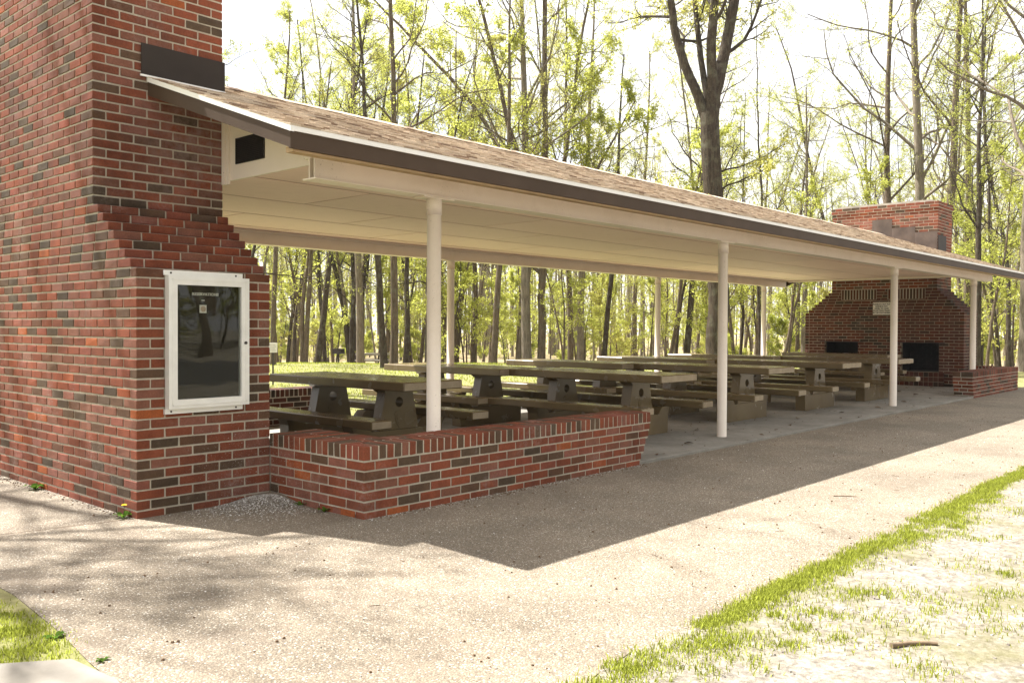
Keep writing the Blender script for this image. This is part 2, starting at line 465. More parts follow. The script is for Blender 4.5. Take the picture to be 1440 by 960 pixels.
far_x = 18.0
holes = [(0.274, 1.079), (2.043, 2.834)]
far_ch = thing('brick_fireplace', (far_x, 1.547, 0), 'sooty red brick fireplace with two dark fire openings at the far end of the shelter', 'fireplace')
far_ch.location = (0, 0, 0)
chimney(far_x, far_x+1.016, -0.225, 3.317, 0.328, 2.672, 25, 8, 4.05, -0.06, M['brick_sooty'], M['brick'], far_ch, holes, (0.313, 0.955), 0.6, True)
for h0, h1 in holes:
    fb = MB()
    fb.box(far_x+0.585, far_x+0.60, h0, h1, 0.316, 0.952, 0)
    fb.box(far_x+0.10, far_x+0.585, h0+0.001, h0+0.012, 0.316, 0.952, 0)
    fb.box(far_x+0.10, far_x+0.585, h1-0.012, h1-0.001, 0.316, 0.952, 0)
    fb.box(far_x+0.02, far_x+0.585, h0+0.012, h1-0.012, 0.316, 0.326, 0)
    fb.box(far_x+0.10, far_x+0.585, h0+0.012, h1-0.012, 0.944, 0.952, 0)
    # firebrick courses on the back wall
    for k in range(9):
        a = h0 + 0.02 + (0.1 if k % 2 else 0)
        while a < h1 - 0.12:
            fb.box(far_x+0.572, far_x+0.588, a, a+0.19, 0.335+k*CH, 0.335+k*CH+0.056, 0); a += PL
    fb.build('firebox', M['soot'], far_ch)
    ln = MB(); ln.box(far_x-0.006, far_x+0.09, h0-0.12, h1+0.12, 0.946, 0.962); ln.build('lintel', M['steel'], far_ch)
# hearth: stacked headers and a soldier edge, set proud of the wall
hm = MB()
for row in range(3):
    z0 = -0.0 + row*0.104; y = 0.16
    hgt = 0.095
    while y < 2.95:
        hm.cbox(far_x-0.105, far_x-0.004, y, y+0.092, z0+0.002, z0+hgt, 0.003, 0, None, 0.001); y += 0.1016
hm.box(far_x-0.098, far_x-0.003, 0.165, 2.99, 0.0, 0.302, 1)
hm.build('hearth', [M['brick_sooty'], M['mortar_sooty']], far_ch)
# two bands of upright vent bricks
for a, b in ((0.58, 1.33), (1.64, 2.44)):
    vb = MB(); y = a
    while y < b:
        vb.cbox(far_x-0.004, far_x+0.06, y, y+0.048, 1.93, 2.155, 0.003, 0, 0.05+0.2*random.random(), 0.001); y += 0.0677
    vb.box(far_x-0.0015, far_x+0.05, a-0.008, y-0.008, 1.926, 2.159, 1)
    vb.build('soldier_vent', [M['brick_sooty'], M['mortar']], far_ch)
# worn flashing sheets on the stack above the roof
for a, b, t in ((1.30, 1.74, 3.74), (0.80, 1.305, 3.53), (0.33, 0.805, 3.40)):
    f = MB(); n = 6
    vs = []; fs = []
    for i in range(n+1):
        for k in range(5):
            y = a + (b-a)*i/n; zz = roofz(b)-0.3 + (t-roofz(b)+0.3)*k/4
            vs.append((far_x-0.016-0.018*random.random()*(0 < i < n), y, zz))
    for i in range(n):
        for k in range(4):
            q = i*5+k; fs.append((q, q+1, q+6, q+5))
    nv = len(vs); vs2 = vs + [(x+0.006, y, z) for x, y, z in vs]
    fs2 = fs + [tuple(nv+i for i in f_)[::-1] for f_ in fs]
    f.add(vs2, fs2, 0, None, True)
    f.build('flashing_sheet', M['flashworn'], far_ch)
f = MB(); f.box(far_x-0.006, far_x+0.56, 0.312, 0.324, 2.85, 3.32); f.build('side_flashing', M['flash'], far_ch)

# ------------------------------------------------------------------ low walls
ZW = 0.0185 - CH + 0.0047
def rowlock(mb, x0, x1, y0, y1, z, along, h=0.094):
    a, a1 = (x0, x1) if along == 'x' else (y0, y1)
    while a < a1 - 0.03:
        e = min(a + 0.0560, a1)
        v = random.random()*0.30 if random.random() < 0.42 else random.random()
        if along == 'x': mb.cbox(a, e, y0, y1, z, z+h, 0.004, 0, v, 0.0018)
        else: mb.cbox(x0, x1, a, e, z, z+h, 0.004, 0, v, 0.0018)
        a += 0.0677
def low_wall(name, label, XA, sx, YA, sy, ta, tb, reach, length, rake, mat, zb=ZW):
    """L-shaped wall: corner (XA,YA); arm along +-x of length with a raked end, arm along +-y of reach"""
    t = thing(name, (0, 0, 0), label, 'brick wall', 'low brick walls round the shelter')
    w = MB()
    for k in range(6):
        L = length - rake*(1 - k/5.0) - (0.012 if k % 2 else 0.0)
        xa, xb = sorted((XA, XA + sx*L)); ya, yb = sorted((YA, YA + sy*tb))
        z = zb + k*CH
        par = k % 2
        side = [c for c in 'SNWE']
        ring_course(w, xa, xb, ya, yb, z, par, 'SNWE' if not reach else ('SNE' if sx > 0 else 'SNW'))
        core(w, xa, xb, ya, yb, z-JT-0.004 if k else z-0.1, z+CH-JT-0.004)
        if reach:
            xc, xd = sorted((XA, XA + sx*ta)); yc, yd = sorted((YA + sy*(tb+(0.0 if par else 0.0)), YA + sy*reach))
            s2 = ('W' if sx > 0 else 'E') + ('E' if sx > 0 else 'W')
            # running bond continues along the short arm
            off = 0.1016 if par else 0.0
            for face in (0, 1):
                st_ = (0.0 if par else 0.1016) if face == 0 else tb + 0.003
                d_ = st_
                while d_ < reach - 0.02:
                    e_ = min(d_ + PL, reach)
                    y0, y1 = sorted((YA + sy*d_, YA + sy*(e_ - (JT if e_ < reach else 0.0))))
                    xo = XA if face == 0 else XA + sx*(ta - DP)
                    if y1 - y0 > 0.02: brick(w, *sorted((xo, xo + sx*DP)), y0, y1, z, z+CH-JT)
                    d_ += PL
            w.box(xc+MI, xd-MI, *sorted((YA+sy*(tb-MI), YA+sy*(reach-0.002))), z-JT-0.004 if k else z-0.1, z+CH-JT-0.004, 1)
    w.build('wall_body', [mat, M['mortar']], t)
    c = MB(); z = zb + 6*CH
    # cap: two rows of bricks on edge, outer row long, inner row short; mitred look at the corner
    x_in = XA + sx*0.205; xe = XA + sx*length
    y1, y2 = sorted((YA - sy*0.004, YA + sy*0.196)); y3, y4 = sorted((YA + sy*0.206, YA + sy*tb))
    xa, xb = sorted((XA - sx*0.004, xe))
    P3 = 0.0677
    if reach:
        for k in range(3):      # mitred corner of bricks on edge
            c.cbox(*sorted((XA+sx*(k*P3-0.004), XA+sx*(k*P3+0.0515))), *sorted((YA-sy*0.004, YA+sy*((k+1)*P3-0.012))), z, z+0.094, 0.004, 0, None, 0.0013)
            if k: c.cbox(*sorted((XA-sx*0.004, XA+sx*(k*P3-0.012))), *sorted((YA+sy*(k*P3-0.004), YA+sy*(k*P3+0.0515))), z, z+0.094, 0.004, 0, None, 0.0013)
    rowlock(c, *(sorted((XA+sx*(3*P3-0.004), xe)) if reach else (xa, xb)), y1, y2, z, 'x')
    rowlock(c, *sorted((XA + sx*0.206, xe)), y3, y4, z, 'x')
    if reach:
        ya, yb = sorted((YA + sy*(3*P3-0.004), YA + sy*reach))
        rowlock(c, *sorted((XA - sx*0.004, XA + sx*0.196)), ya, yb, z, 'y')
        ya, yb = sorted((YA + sy*(tb+0.01), YA + sy*reach))
        rowlock(c, *sorted((XA + sx*0.206, XA + sx*ta)), ya, yb, z, 'y')
        c.box(*sorted((XA+sx*0.0005, XA+sx*(ta-0.003))), *sorted((YA+sy*(tb-0.003), YA+sy*(reach-0.002))), z-0.012, z+0.0905, 1)
    c.box(*sorted((XA+sx*0.0005, xe-sx*0.003)), *sorted((YA+sy*0.0005, YA+sy*(tb-0.003))), z-0.012, z+0.0905, 1)
    c.build('cap', [mat, M['mortar']], t)
    return t
low_wall('low_brick_wall', 'low red brick wall wrapping the corner right of the notice case, nearest to the viewer', 1.016, 1, -1.118, 1, 0.42, 0.343, 1.118, 3.445, 0.178, M['brick'])
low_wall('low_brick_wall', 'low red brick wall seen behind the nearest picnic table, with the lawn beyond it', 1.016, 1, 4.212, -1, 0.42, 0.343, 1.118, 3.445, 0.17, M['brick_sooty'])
low_wall('low_brick_wall', 'low dark red brick wall at the far right, in front of the last white post', 18.69, -1, -1.118, 1, 0.34, 0.343, 0.89, 3.44, 0.12, M['brick'])
# ------------------------------------------------------------------ shelter
sh = thing('picnic_shelter', (0, 0, 0), 'long open picnic shelter with shingled gable roof, tan ceiling and white round posts', 'shelter')
YB = 2*YR - YE
def slope_box(mb, x0, x1, y0, y1, o0, o1, mi=0, r=None):
    """follows the roof slope: from roof surface + o0 to + o1"""
    mb.prism([(y0, roofz(y0)+o0), (y1, roofz(y1)+o0), (y1, roofz(y1)+o1), (y0, roofz(y0)+o1)], 'x', x0, x1, mi, r)
# shingles: overlapping courses of separate tabs on the visible slope and the back one
s = MB(); n = 25; dy = (YR - YE)/n
for side in (0, 1):
    for k in range(n):
        ya, yb = YE + k*dy - (0.012 if k == 0 else 0), YE + (k+1)*dy + 0.02
        x = XG - 0.012 - random.random()*0.1
        while x < XF:
            w = random.choice((0.05, 0.07, 0.09, 0.12, 0.15)) if side == 0 else 0.6
            xa, xb = max(x, XG-0.012), min(x+w, XF+0.012)
            if xb - xa > 0.004:
                t = random.choice((0.006, 0.006, 0.010))
                za, zb2 = ZE + SL*(ya-YE), ZE + SL*(yb-YE)
                p = [(ya, za+0.001), (yb, zb2-0.002), (yb, zb2), (ya, za+t+0.004)]
                if side: p = [(2*YR-a, b) for a, b in p][::-1]
                s.prism(p, 'x', xa, xb-0.0012)
            x += w
x = XG - 0.012
while x < XF:   # ridge caps
    s.prism([(YR-0.13, roofz(YR-0.13)+0.012), (YR, roofz(YR)+0.016), (YR+0.13, roofz(YR-0.13)+0.012), (YR+0.13, roofz(YR-0.13)+0.019), (YR, roofz(YR)+0.026+random.random()*0.004), (YR-0.13, roofz(YR-0.13)+0.019)], 'x', x, min(x+0.135, XF+0.01))
    x += 0.14
s.build('shingle_roof', M['shingle'], sh)
d = MB()
slope_box(d, XG+0.03, XF-0.03, YE+0.03, YR, -0.045, -0.004)
d.prism([(YR, roofz(YR)-0.045), (YB-0.03, roofz(YB-0.03)-0.045), (YB-0.03, roofz(YB-0.03)-0.004), (YR, roofz(YR)-0.004)], 'x', XG+0.03, XF-0.03)
d.box(XG+0.03, XF-0.03, YE+0.022, YE+0.10, 2.326, 2.36)     # strip under the eave
d.build('roof_deck', M['deck'], sh)
def fascia(parent):
    a = MB(); a.box(XG, XF, YE, YE+0.022, 2.34, 2.450); a.build('fascia_board', M['fascia'], parent)
    a = MB(); a.box(XG, XF, YB-0.022, YB, 2.34, 2.450); a.build('fascia_board', M['fascia'], parent)
    for x0, x1 in ((XG-0.002, XG+0.02), (XF-0.02, XF+0.002)):
        a = MB()
        slope_box(a, x0, x1, YE+0.001, YR, -0.137, -0.03)
        a.prism([(YR, roofz(YR)-0.137), (YB-0.001, roofz(YB)-0.137), (YB-0.001, roofz(YB)-0.03), (YR, roofz(YR)-0.03)], 'x', x0, x1)
        a.build('rake_board', M['fascia'], parent)
        b = MB(); e = 0.009
        slope_box(b, x0-e, x1+e-0.012, YE-0.011, YR, -0.036, -0.001)
        b.prism([(YR, roofz(YR)-0.03), (YB+0.011, roofz(YB)-0.03), (YB+0.011, roofz(YB)-0.001), (YR, roofz(YR)-0.001)], 'x', x0-e, x1+e-0.012)
        b.build('rake_trim', M['drip'], parent)
    for y0, y1 in ((YE-0.010, YE+0.012), (YB-0.012, YB+0.010)):
        b = MB(); b.box(XG-0.008, XF+0.008, y0, y1, 2.4435, 2.4795); b.build('drip_edge', M['drip'], parent)
fascia(sh)
# gable panels with louvred vents
for xg, sg in ((1.034, -1), (17.93, 1)):
    g = MB(); zb = 2.405
    ya, yb = -0.98, 2*YR+0.98
    pr = [(ya, zb), (yb, zb), (yb, roofz(yb)-0.05), (YR, roofz(YR)-0.05), (ya, roofz(ya)-0.05)]
    g.prism(pr, 'x', xg, xg+0.02)
    gp = g.build('gable_panel', M['paint'], sh)
    tr = MB()
    for y0, y1, e in ((0.622, 0.668, 0.03), (0.585, 0.620, 0.018)):
        x0, x1 = (xg-e, xg-0.001) if sg < 0 else (xg+0.021, xg+0.02+e)
        tr.box(x0, x1, y0, y1, zb-0.03, roofz(y0)-0.05)
    tr.build('corner_trim', M['paint'], gp)
    v = MB()
    xv = xg-0.012 if sg < 0 else xg+0.0205
    zt = 2.722
    v.box(xv, xv+0.0115, 0.095, 0.495, 2.522, 2.528); v.box(xv, xv+0.0115, 0.095, 0.495, zt-0.006, zt)
    v.box(xv, xv+0.0115, 0.095, 0.103, 2.528, zt-0.006); v.box(xv, xv+0.0115, 0.487, 0.495, 2.528, zt-0.006)
    v.box(xv+0.007, xv+0.0113, 0.103, 0.487, 2.528, zt-0.006)
    z = 2.532
    while z < zt - 0.02:
        v.prism([(xv, z), (xv+0.001, z), (xv+0.007, z+0.011), (xv+0.006, z+0.012)], 'y', 0.103, 0.487); z += 0.014
    v.build('vent', M['vent'], gp)
# ceiling: painted sheets with open seams, a batten along the beam and a trim at the fireplace
c = MB(); y = -1.13; ny = 0
ys = [-1.13, -0.66, 0.36, 1.38, 2.40, 3.42, 4.22]
for i in range(len(ys)-1):
    x = 1.05; off = 0.0 if i % 2 else -1.0
    xs = [1.05] + [v for v in np.arange(1.05+2.44+off*1.22, 17.9, 2.44)] + [17.94]
    for a, b in zip(xs, xs[1:]):
        if b - a > 0.02: c.box(a+0.011, b-0.011, ys[i]+0.022, ys[i+1]-0.022, 2.4205, 2.4235)
c.build('ceiling', M['ceiling'], sh)
c = MB(); c.box(1.055, 17.93, -1.12, 4.21, 2.4245, 2.434); c.build('ceiling_seam', M['seam'], sh)
c = MB()
c.box(1.06, 17.92, -0.52, -0.485, 2.401, 2.4115)
c.box(17.90, 17.975, -0.63, 3.72, 2.375, 2.4115)
c.box(1.06, 17.92, 3.70, 3.73, 2.401, 2.4115)
c.build('ceiling_batten', M['paint'], sh)
# steel beams and posts
PX = [2.019, 6.574, 12.245, 16.80]; PY = (-0.7155, 3.81)
for y in PY:
    b = MB()
    b.box(0.86, 17.97, y-0.075, y+0.075, 2.253, 2.263)
    b.box(0.86, 17.97, y-0.075, y+0.075, 2.398, 2.408)
    b.box(0.862, 17.968, y-0.006, y+0.006, 2.263, 2.398)
    if y < 0: b.box(0.862, 17.968, y-0.060, y-0.052, 2.263, 2.398)     # boxed front face
    bo = b.build('steel_beam', M['paint'], sh)
def post(x, y):
    p = MB()
    p.cyl(x, y, 0.0, 2.12, 0.0555, 28)
    p.cyl(x, y, 2.12, 2.243, 0.0605, 28)
    p.box(x-0.16, x+0.16, y-0.062, y+0.062, 2.2425, 2.2525)
    return p
for y in PY:
    for x in PX: post(x, y).build('post', M['paint'], sh)
for x in PX:
    st = MB(); st.tube([(x-0.06, -0.62, 2.30), (x+0.55, -0.58, 2.407)], 0.006, 6); st.build('brace_rod', M['seam'], sh)

# ------------------------------------------------------------------ notice case
nc = thing('notice_case', (0, 0, 0), 'white framed glass notice case headed RESERVATIONS on the brick chimney', 'notice board')
bx0, bx1, bz0, bz1, by = 0.195, 0.805, 0.690, 1.598, -0.062
f = MB()
W = 0.062
def frame_bar(p, z):  # mitred frame bar in the xz plane, from y=by to wall
    f.prism(p, 'y', by, -0.004)
f.prism([(bx0, bz0), (bx1, bz0), (bx1-W, bz0+W), (bx0+W, bz0+W)], 'y', by, -0.005)
f.prism([(bx0, bz1), (bx0+W, bz1-W), (bx1-W, bz1-W), (bx1, bz1)], 'y', by, -0.005)
f.prism([(bx0, bz0), (bx0+W, bz0+W), (bx0+W, bz1-W), (bx0, bz1)], 'y', by, -0.005)
f.prism([(bx1, bz0), (bx1, bz1), (bx1-W, bz1-W), (bx1-W, bz0+W)], 'y', by, -0.005)
# raised inner lip
for a, b, c_, d_ in ((bx0+0.024, bx1-0.024, bz0+0.022, bz0+0.030), (bx0+0.024, bx1-0.024, bz1-0.030, bz1-0.022), (bx0+0.022, bx0+0.030, bz0+0.022, bz1-0.022), (bx1-0.030, bx1-0.022, bz0+0.022, bz1-0.022)):
    f.box(a, b, by-0.004, by+0.001, c_, d_)
f.build('frame', M['alu'], nc)
for z0, z1 in ((bz1+0.001, bz1+0.035), (bz0-0.035, bz0-0.001)):
    f = MB(); f.box(bx0-0.012, bx1-0.035, -0.03, -0.006, z0, z1); f.build('mounting_flange', M['alu'], nc)
for x, z in ((bx0+0.03, bz1+0.017), (bx1-0.09, bz1+0.017), (bx0+0.03, bz0-0.018), (bx1-0.09, bz0-0.018)):
    f = MB(); f.tube([(x, -0.033, z), (x, -0.029, z)], 0.007, 10); f.build('screw', M['steel'], nc)
f = MB(); f.tube([(bx1-0.03, by-0.008, 1.135), (bx1-0.03, by+0.001, 1.135)], 0.011, 14); f.build('lock', M['steel'], nc)
f = MB(); z = bz0+W
f.box(bx0+W, bx1-W, -0.020, -0.006, bz0+W, bz1-W)
while z < bz1-W-0.006:
    f.box(bx0+W, bx1-W, -0.0225, -0.0201, z, z+0.004); z += 0.0064
t = NT('dark grooved felt'); cc = t.mix(t.noise(3, 4), (.020,.018,.012), (.045,.038,.026)); M['felt'] = t.pbr(cc, 0.9, None, spec=0.1)
f.build('letter_board', M['felt'], nc)
def text(name, body, size, loc, rot, mat, parent, ext=0.001, align='CENTER', sp=1.0, bold=0.0):
    cu = bpy.data.curves.new(name, 'FONT'); cu.body = body; cu.size = size; cu.extrude = ext; cu.align_x = align; cu.space_character = sp
    cu.resolution_u = 3; cu.offset = bold
    tmp = bpy.data.objects.new(name, cu); col.objects.link(tmp)
    dg = bpy.context.evaluated_depsgraph_get()
    me = bpy.data.meshes.new_from_object(tmp.evaluated_get(dg)); bpy.data.objects.remove(tmp)
    me.materials.clear(); me.materials.append(mat)
    o = link(name, me, parent); o.location = loc; o.rotation_euler = rot
    return o
text('heading_letters', 'RESERVATIONS', 0.0265, (0.480, -0.027, 1.468), (R(90), 0, 0), M['white'], nc, 0.002, sp=1.12, bold=0.0008)
f = MB(); f.box(0.452, 0.474, -0.0265, -0.0235, 1.431, 1.437); f.build('small_label', M['white'], nc)
f = MB(); f.box(0.437, 0.489, -0.0262, -0.0235, 1.346, 1.402); e = f.build('emblem_tile', M['white'], nc)
f = MB()
pr = []
for k in range(20):
    w = 2*math.pi*k/20; r_ = 0.020
    pr.append((0.464+r_*math.cos(w), 1.374+r_*math.sin(w)))
f.prism(pr, 'y', -0.0275, -0.0263)
f.build('emblem_ring', M['tile'], e)
# the glass, slightly bowed so that reflections bend
g = MB(); nx, nz = 28, 40; vs = []; fs = []
for sd in (0, 1):
    for i in range(nx+1):
        for k in range(nz+1):
            u, v = i/nx, k/nz
            b = 0.0007*(math.sin(math.pi*u)*math.sin(math.pi*v))**0.5 if 0 < u < 1 and 0 < v < 1 else 0
            b += 0.00022*math.sin(9*u+4*v)*math.sin(7*v+2*u)+0.00010*math.sin(17*u*v+3*u)*(0 < u < 1)*(0 < v < 1)
            vs.append((bx0+W-0.002+(bx1-bx0-2*W+0.004)*u, -0.045+b+0.003*sd, bz0+W-0.002+(bz1-bz0-2*W+0.004)*v))
for sd in (0, 1):
    o_ = sd*(nx+1)*(nz+1)
    for i in range(nx):
        for k in range(nz):
            q = o_+i*(nz+1)+k; a = (q, q+nz+1, q+nz+2, q+1); fs.append(a if not sd else a[::-1])
g.add(vs, fs, 0, None, True)
t = NT('case glass')
fr = t.n('ShaderNodeFresnel', i_IOR=1.5); tb = t.n('ShaderNodeBsdfTransparent'); tb.inputs[0].default_value = (.86,.87,.84,1)
gb = t.n('ShaderNodeBsdfGlossy', i_Roughness=0.015); gb.inputs[0].default_value = (1,1,1,1); mx = t.n('ShaderNodeMixShader')
t.l(t.math('MULTIPLY', fr.outputs[0], 0.5), mx.inputs[0]); t.l(tb.outputs[0], mx.inputs[1]); t.l(gb.outputs[0], mx.inputs[2]); t.l(mx.outputs[0], t.out.inputs['Surface'])
g.build('glass', t.m, nc)

# ------------------------------------------------------------------ rules sign on the fireplace
sg = thing('rules_sign', (far_x-0.03, 1.505, 1.72), 'small white sign with five lines of black writing on the far fireplace', 'sign')
f = MB(); f.cbox(-0.004, 0.008, -0.195, 0.195, -0.14, 0.14, 0.003); f.build('plate', M['signw'], sg)
for i, ln in enumerate(('PLEASE DO NOT PUT', 'BURNING HOT', 'ASHES, TIN CANS', 'PLACE YOUR TRASH', 'IN THE CONTAINERS')):
    text('lettering', ln, 0.040, (-0.0055, 0, 0.082-0.048*i), (R(90), 0, R(-90)), M['black'], sg, 0.0008, bold=0.0022)

# ------------------------------------------------------------------ picnic tables
def ngon_hole(mb, poly, hole_c, hole_r, y0, y1, mi=0):
    """convex polygon in xz with a round hole, extruded from y0 to y1"""
    cx, cz = hole_c
    angs = [math.atan2(z-cz, x-cx) for x, z in poly] + [2*math.pi*k/24 - math.pi for k in range(24)]
    angs = sorted(set(round(a, 5) for a in angs))
    def hit(a):
        dx, dz = math.cos(a), math.sin(a); best = None
        for (xa, za), (xb, zb) in zip(poly, poly[1:]+poly[:1]):
            ex, ez = xb-xa, zb-za; den = dx*ez - dz*ex
            if abs(den) < 1e-9: continue
            s_ = ((xa-cx)*ez - (za-cz)*ex)/den; u = ((xa-cx)*dz - (za-cz)*dx)/den
            if s_ > 0 and -1e-6 <= u <= 1+1e-6 and (best is None or s_ < best): best = s_
        return (cx+dx*best, cz+dz*best)
    n = len(angs); out = [hit(a) for a in angs]; inn = [(cx+hole_r*math.cos(a), cz+hole_r*math.sin(a)) for a in angs]
    vs = [(x, y, z) for y in (y0, y1) for ring in (out, inn) for x, z in ring]
    fs = []
    for i in range(n):
        j = (i+1) % n
        fs.append((i, j, n+j, n+i)); fs.append((2*n+j, 2*n+i, 3*n+i, 3*n+j))
        fs.append((j, i, 2*n+i, 2*n+j)); fs.append((n+i, n+j, 3*n+j, 3*n+i))
    mb.add(vs, fs, mi)
def make_table():
    t = link('picnic_table', None)
    L = 2.24
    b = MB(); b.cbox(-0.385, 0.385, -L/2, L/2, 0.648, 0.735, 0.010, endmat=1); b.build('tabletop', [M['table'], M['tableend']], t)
    for sx in (-1, 1):
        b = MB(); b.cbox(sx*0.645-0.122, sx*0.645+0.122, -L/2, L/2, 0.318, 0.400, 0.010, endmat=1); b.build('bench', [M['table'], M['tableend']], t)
    for sy in (-1, 1):
        y0 = sy*0.545-0.065; y1 = y0+0.13
        p = MB()
        ngon_hole(p, [(-0.255, 0.235), (0.255, 0.235), (0.178, 0.602), (-0.178, 0.602)], (0.0, 0.505), 0.050, y0, y1)
        p.prism([(-0.180, 0.6025), (0.180, 0.6025), (0.235, 0.640), (0.235, 0.6475), (-0.235, 0.6475), (-0.235, 0.640)], 'y', y0-0.012, y1+0.012)
        po = p.build('pedestal', M['table'], t)
        for yy, yd in ((y0, -1), (y1, 1)):      # raised shield below the hole
            e = MB()
            pr = [(0.0, 0.245), (0.035, 0.285), (0.062, 0.345), (0.060, 0.395), (0.038, 0.420), (0.012, 0.428), (-0.012, 0.415), (-0.040, 0.420), (-0.062, 0.390), (-0.050, 0.330), (-0.028, 0.280)]
            q0, q1 = sorted((yy - yd*0.003, yy + yd*0.006)); e.prism(pr, 'y', q0, q1)
            pr = [(x*0.62, 0.335+(z-0.335)*0.62) for x, z in pr]
            q0, q1 = sorted((yy + yd*0.0061, yy + yd*0.010)); e.prism(pr, 'y', q0, q1)
            e.build('emblem', M['table'], po)
        f = MB(); ya, yb = y0-0.012, y1+0.012
        f.prism([(-0.565, 0.0), (0.565, 0.0), (0.575, 0.232), (-0.575, 0.232)], 'y', ya, yb)
        for sx in (-1, 1):
            pr = [(sx*0.36, 0.2325), (sx*0.575, 0.2325), (sx*0.612, 0.317), (sx*0.44, 0.317)]
            f.prism(pr if sx > 0 else pr[::-1], 'y', ya, yb)
        f.build('base', M['table'], t)
    return t
proto = make_table()
TABLES = [  # x, y centre, turn, label
 (3.135, 1.595, 0.0, 'brown picnic table nearest the viewer, behind the low wall corner and first post'),
 (5.915, 0.575, 0.6, 'front row brown picnic table whose end shows just above the low wall end'),
 (8.545, 0.590, -0.4, 'front row brown picnic table at the second white post, third from the viewer'),
 (10.905, 0.565, 0.5, 'front row brown picnic table midway between the second and third white posts'),
 (13.335, 0.560, 0.0, 'front row brown picnic table crossing just behind the third white post'),
 (5.735, 2.780, -0.5, 'brown picnic table in the back row, seen right behind the first white post'),
 (8.235, 2.720, 0.7, 'back row brown picnic table with sunlit left end right of the first post'),
 (10.63, 2.700, -0.3, 'back row brown picnic table left of the second white post, third from the viewer'),
 (13.00, 2.690, 0.5, 'mostly hidden back row brown picnic table, left end at the second white post'),
 (15.92, 1.640, 0.0, 'brown picnic table standing alone in the middle, closest to the brick fireplace'),
]
for i, (x, y, a, lab) in enumerate(TABLES):
    o = proto if i == 0 else copy_tree(proto)
    o.location = (x, y, 0.0); o.rotation_euler = (0, 0, R(a))
    tag(o, lab, 'picnic table', 'concrete picnic tables under the shelter')
# ------------------------------------------------------------------ ground
CAM = np.array([-2.7099, -5.795, 1.2568]); YAW, PIT, ROL, FPX = 0.7333, -0.0161, 0.0045, 1249.26
FWD = np.array([math.cos(YAW), math.sin(YAW)])
RGT = np.array([math.sin(YAW), -math.cos(YAW)])
def ss(a, b, t):
    t = min(max((t-a)/(b-a), 0.0), 1.0); return t*t*(3-2*t)
def gz(x, y):
    """height of the natural ground: flat round the shelter, falling away into the wood"""
    d = (x-CAM[0])*FWD[0] + (y-CAM[1])*FWD[1]
    r = math.hypot(x, y)
    z = -0.035 - 0.85*ss(30, 45, d) - 0.9*ss(44, 75, d)
    z += 0.03*math.sin(x*0.7+1)*math.sin(y*0.9)*ss(24, 30, d)
    return z
def at(u, d, off=0.0):
    """ground point at depth d metres along the viewing axis, u in picture pixels of the 1440 wide photo"""
    p = CAM[:2] + FWD*d + RGT*(d*(u-720)/FPX)
    return float(p[0]), float(p[1])
def grid_sheet(name, xs, ys, zf, mat, label=None, kind='structure'):
    nx, ny = len(xs), len(ys)
    vs = [(x, y, zf(x, y)) for x in xs for y in ys]
    fs = [(i*ny+k, (i+1)*ny+k, (i+1)*ny+k+1, i*ny+k+1) for i in range(nx-1) for k in range(ny-1)]
    me = bpy.data.meshes.new(name); me.from_pydata(vs, [], fs); me.materials.append(mat)
    me.polygons.foreach_set('use_smooth', [True]*len(fs))
    return tag(link(name, me), None, None, None, kind)
def axis(lo, hi, a, b, fine, coarse):
    out = list(np.arange(lo, a, coarse)) + list(np.arange(a, b, fine)) + list(np.arange(b, hi+coarse, coarse))
    return out
g = grid_sheet('ground', axis(-260, 300, -12, 66, 1.5, 14), axis(-200, 300, -12, 66, 1.5, 14), gz, M['ground'])
# walk of washed aggregate, with a ragged turf edge on the right
random.seed(5)
def walk():
    pts = [(-1.22, 26.0), (-1.24, 9.0), (-1.20, 3.0), (-1.13, 0.6), (-1.17, -0.6), (-1.16, -1.2), (-1.22, -1.9), (-1.28, -2.35), (-1.30, -2.6), (-1.33, -4.2)]
    x = -1.2; edge = []
    while x < 60:
        edge.append((x, -3.86 + 0.045*math.sin(x*2.3) + 0.03*math.sin(x*5.1+1) + random.uniform(-0.012, 0.012))); x += 0.14
    # front apron below the path edge, left of the strip
    poly = pts[:-1] + [(-1.32, -3.2), (-1.30, -4.05)] + [(-1.0, -4.02)] + [p for p in edge if p[0] > -0.8] + [(60, -1.0), (18.72, -1.0), (18.72, 0.5), (0.2, 0.5), (0.2, 26.0)]
    import bmesh
    bm = bmesh.new()
    vs = [bm.verts.new((a, b, -0.030)) for a, b in poly]
    f = bm.faces.new(vs); 
    bmesh.ops.triangulate(bm, faces=[f])
    ex = bmesh.ops.extrude_face_region(bm, geom=bm.faces[:])
    for e in ex['geom']:
        if isinstance(e, bmesh.types.BMVert): e.co.z -= 0.09
    bmesh.ops.recalc_face_normals(bm, faces=bm.faces[:])
    me = bpy.data.meshes.new('pavement'); bm.to_mesh(me); bm.free(); me.materials.append(M['aggregate'])
    return tag(link('pavement', me), None, None, None, 'structure')
walk()
s = MB(); s.cbox(1.021, 18.70, -1.112, 4.205, -0.15, 0.0, 0.006)
tag(s.build('floor_slab', M['slab']), None, None, None, 'structure')
s = MB(); s.box(-40, 70, -25, -9.5, -0.10, -0.026); tag(s.build('drive', M['asphalt']), None, None, None, 'structure')
s = MB(); s.prism([(-1.33, -2.30), (-1.30, -2.62), (-1.46, -3.4), (-3.6, -3.4), (-3.4, -2.05), (-1.62, -2.09)], 'z', -0.10, -0.012)
tag(s.build('concrete_pad', m_plain('weathered pad', (.17,.15,.12), (.24,.215,.18), 4, 0.9, 0.3)), None, None, None, 'structure')

